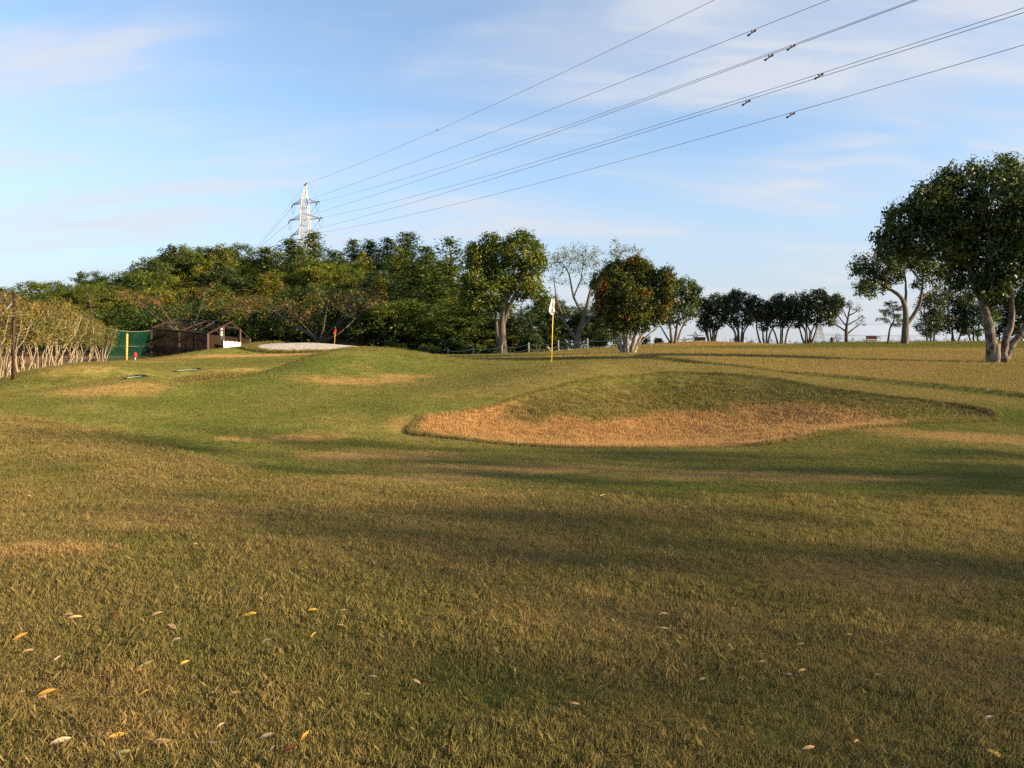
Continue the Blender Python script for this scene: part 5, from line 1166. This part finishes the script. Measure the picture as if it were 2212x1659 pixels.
LEFTL = [(None, (577, 505), 'thin earth wire descending left behind the pylon'), ((0, -1), (576, 512), 'power line descending left from the top left arm of the pylon'), ((1, -1), (590, 510), 'power line descending left from the middle left arm of the pylon'),
         ((2, -1), (598, 535), 'power line descending left from the lowest left arm of the pylon'), ((0, 1), (640, 500), 'power line running behind the pylon from its top right arm'), ((1, 1), (655, 520), 'power line running behind the pylon from its middle right arm'), ((2, 1), (660, 560), 'power line running behind the pylon from its lowest right arm')]
for key, (px, py), label in LEFTL:
    A_ = (pO + [-.1, .2, pH]) if key is None else ends[key][1]
    k = (px - CX) / F; t = (k * A_[1] - A_[0]) / (DIRL[0] - k * DIRL[1]); t = min(max(t, .15), 1.5); y = A_[1] + DIRL[1] * t; zz = EYE - (py - HOR) / F * y; sl_ = (zz - A_[2]) / t
    tt = np.linspace(0, max(1.6, t * 1.5), 30)[:, None]; P = np.column_stack([A_[0] + DIRL[0] * tt, A_[1] + DIRL[1] * tt, A_[2] + sl_ * tt * 1.15 - (sl_ * .15 / t) * tt ** 2])
    root = empty('power_line', A_); MB().tube(P - A_, .035 if key else .022, 5).build('wire', M_WIRE, root, True); tag(root, label, 'power line', 'power lines running left from the pylon')
# far towers seen under the skyline trees
tower('transmission_tower', 1769, 620.0, 668, 1.5, 'far lattice pylon showing under the largest skyline tree', mat=M_POST, thick=1.7, base_z=-22)
tower('transmission_tower', 1502, 900.0, 716, 2.6, 'faint far pylon top left of the dark sign', mat=M_POST, thick=2.6, base_z=-45)
tower('transmission_tower', 1478, 1300.0, 728, 3.0, 'faintest far pylon top at the brown mound', mat=M_POST, thick=3.4, base_z=-60)
for i, (y0, y1, lab) in enumerate(((722, 724, 'lower far wire crossing the sky low behind the small pine'), (699, 696, 'upper far wire crossing the sky low behind the small pine'), (724, 719, 'middle far wire crossing the sky low behind the small pine'))):
    a = wpt(1775, y0, 620.0); b = wpt(2100, y1, 640.0); root = empty('power_line', a); t = np.linspace(0, 1, 12)[:, None]; P = (b - a) * t; P[:, 2] -= 2.0 * (t[:, 0] * (1 - t[:, 0])) * 4 * .6
    MB().tube(P, .13, 4).build('wire', M_POST, root); tag(root, lab, 'power line', 'far power lines')
# --- two small signs on the skyline
for px, d, lab in ((1512, 58.5, 'small dark red sign at the left end of the skyline row'), (1882, 60.5, 'small dark red sign between the bare tree and the small pine')):
    x = (px - CX) / F * d; z = h1(x, d); zc = EYE - ((734.5 if px < 1600 else 731.5) - HOR) / F * d; root = empty('notice_sign', (x, d, z)); w, hgt = .84, .46
    MB().box((0, 0, zc - z), (w, .03, hgt)).build('board', M_SIGN, root)
    for sx in (-.28, .28): MB().bar((sx, .02, -.1), (sx, .02, zc - z - hgt / 2), .03).build('leg', M_POST, root)
    rr = random.Random(int(px)); 
    m = MB(); xx = -.36
    while xx < .36:
        w_ = rr.uniform(.018, .045); hh = rr.choice([.07, .07, .095]); m.box((xx + w_ / 2, -.0185, zc - z - .10 + (hh - .07) / 2), (w_, .006, hh)); xx += w_ + rr.choice([.012, .012, .012, .05])
    m.build('lettering', M_SIGNT, root)
    m = MB(); xx = -.30
    while xx < .32:
        w_ = rr.uniform(.03, .05); m.box((xx + w_ / 2, -.0185, zc - z + .09), (w_, .006, .06)); xx += w_ + .05
    m.build('lettering', M_SIGNR, root, False); tag(root, lab, 'sign', 'dark signs on the skyline')
# --- old stump on the skyline and weeds there
x = (1797 - CX) / F * 61; z = h1(x, 61); root = empty('stump', (x, 61, z)); MB().tube([(0, 0, -.1), (0, 0, .1), (.01, 0, .44), (.02, 0, .47)], [.16, .13, .12, .08], 10).build('stump', M_STUMP, root, True); MB().tube([(0, 0, .44), (-.03, 0, .50)], [.05, .02], 6).build('splinter', M_STUMP, root); tag(root, 'short old stump left of the small fan shaped tree', 'stump')
def weeds():
    rng = np.random.default_rng(91); px = np.concatenate([rng.uniform(1620, 2212, 420), rng.normal(1583, 10, 30), rng.normal(1622, 8, 20), rng.normal(1806, 8, 30), rng.normal(1660, 6, 14)]); d = rng.uniform(60.5, 63.5, len(px)); x = (px - CX) / F * d
    C = np.column_stack([x, d, height(x, d) + rng.uniform(.02, .22, len(x)) + .25 * (rng.uniform(size=len(x)) < .12)])
    C[420:, 2] += rng.uniform(0, .45, len(C) - 420)
    V = leaves(C, 8, .18, .13, rng, aspect=.3); m = len(V); me = mesh_arrays('bank_weeds', V.reshape(-1, 3), [np.arange(m * 4).reshape(m, 4)]); tag(obj('bank_weeds', me, M_UNDER), 'low dark weeds along the skyline bank', 'weeds', None, 'stuff')
weeds()
# --- fallen leaves
LC = {'yellow': ((.62, .40, .06), .14), 'orange': ((.52, .24, .04), .2), 'tan': ((.48, .31, .15), .2), 'pale': ((.46, .36, .22), .15), 'grey': ((.20, .17, .13), .15), 'green': ((.22, .22, .07), .2), 'red': ((.17, .030, .014), .3), 'brown': ((.20, .11, .05), .2)}
LM = {k: simple(k + '_fallen_leaf', tuple(v_ * .92 for v_ in c), .55, 0, v, 40) for k, (c, v) in LC.items()}
FL = [(127,70,'pale',.07,0),(842,283,'pale',.07,5),(372,416,'yellow',.11,-5),(520,413,'green',.08,20),(292,594,'tan',.09,0),(322,607,'tan',.10,15),(497,617,'red',.05,10),(653,674,'red',.045,40),(745,655,'tan',.095,-15),(676,598,'tan',.085,35),(1075,605,'yellow',.12,15),(1355,583,'yellow',.085,0),(1482,585,'pale',.06,10),(1475,652,'tan',.065,-8),(1355,685,'yellow',.055,60),
 (85,693,'orange',.10,28),(120,757,'tan',.07,20),(245,790,'pale',.055,60),(1150,710,'grey',.075,35),(760,718,'grey',.07,40),(795,808,'yellow',.06,35),(622,838,'green',.12,48),(600,842,'orange',.06,25),(1800,887,'tan',.055,-30),(1610,865,'grey',.06,10),(1168,905,'grey',.045,60),(910,953,'tan',.055,25),(1015,948,'tan',.07,8),(620,950,'yellow',.06,40),(200,945,'orange',.095,20),(178,975,'tan',.065,20),(90,942,'tan',.05,30),
 (685,1050,'pale',.055,35),(953,1078,'pale',.045,40),(260,1155,'pale',.095,20),(507,1142,'yellow',.105,22),(462,1137,'brown',.07,40),(692,1166,'tan',.095,0),(1148,1142,'grey',.075,25),(525,1215,'green',.09,30),(1315,1145,'orange',.07,85),(1175,1187,'grey',.04,70),(1245,1205,'red',.04,30),(1943,1203,'red',.045,20),(1950,385,'red',.035,0),(1580,957,'green',.06,15),(920,1172,'grey',.05,0),
 (2212+748,120,'tan',.06,0),(2212+652,600,'tan',.08,0),(2212+657,663,'tan',.07,-5),(2212+1455,685,'yellow',.065,0),(2212+1470,621,'yellow',.03,-40),(2212+1245,731,'green',.06,0),(2212+1253,838,'yellow',.055,25),(2212+820,888,'tan',.05,10),(2212+995,877,'grey',.045,-40),(2212+1023,932,'grey',.035,-25),(2212+270,986,'tan',.055,0),(2212+1280,1180,'tan',.065,5),(2212+1487,1168,'tan',.04,25),(2212+815,1120,'brown',.05,35),(2212+812,1216,'brown',.05,-20),(2212+2055,1047,'grey',.07,0),(2212+12,850,'green',.06,85),(2212+437,620,'tan',.05,-50),(2212+390,70,'pale',.08,15),(2212+1840,370,'pale',.05,-40),(2212+425,393,'brown',.05,10),(2212+2085,1215,'yellow',.08,-30),(2212+1075,815,'tan',.06,15),(2212+1190,866,'grey',.06,0),(2212+1580,875,'tan',.05,0)]
def leaf_mesh(i, L_, col):
    rng = np.random.default_rng(900 + i); n = 9; V = []; cu = rng.uniform(.12, .5); tw = rng.uniform(-.5, .5); w = L_ * rng.uniform(.10, .15) * (2.0 if col == 'red' else 1)
    for k in range(n):
        t = k / (n - 1); x = (t - .5) * L_; ww = w * (math.sin(math.pi * min(1, t * .98 + .01)) ** .75); z = cu * L_ * (.25 - (t - .5) ** 2); a = tw * (t - .5)
        for sgn in (-1, -.5, 0, .5, 1): V.append((x, sgn * ww * math.cos(a), z + abs(sgn) * ww * .35 + sgn * ww * math.sin(a)))
    b = 5; F4 = [[k * b + j, k * b + j + 1, (k + 1) * b + j + 1, (k + 1) * b + j] for k in range(n - 1) for j in range(b - 1)]
    return mesh_arrays('fallen_leaf', V, [np.array(F4)], True)
lp = [((c[0] * .5), 1042 + c[1] * .5) for c in FL]; LP = hits(lp)
ORD = ['first', 'second', 'third', 'fourth', 'fifth', 'sixth', 'seventh', 'eighth', 'ninth', 'tenth', 'eleventh', 'twelfth']
bands = {}
for i, (c, p) in enumerate(zip(FL, lp)):
    bands.setdefault((c[2], 'near' if p[1] > 1440 else 'middle' if p[1] > 1300 else 'far'), []).append((p[0], i))
lab = {}
for (col, bd), it in bands.items():
    it.sort(); wh = {'near': 'near the bottom of the picture', 'middle': 'in the middle of the foreground grass', 'far': 'at the far side of the foreground grass'}[bd]
    for k, (_, i) in enumerate(it): lab[i] = f'only {col} fallen leaf {wh}' if len(it) == 1 else f'{ORD[k]} {col} fallen leaf from the left {wh}'
for i, (c, p) in enumerate(zip(FL, LP)):
    o = obj('fallen_leaf', leaf_mesh(i, c[3] * .84, c[2]), LM[c[2]]); rr = random.Random(i)
    o.location = (p[0], p[1], p[2] + .029); o.rotation_euler = (R(rr.uniform(18, 46)), R(rr.uniform(-10, 10)) - R(c[4]) * .5, R(c[4]) * .8 + rr.uniform(-.25, .25)); tag(o, lab[i], 'leaf', 'fallen leaves on the foreground grass')
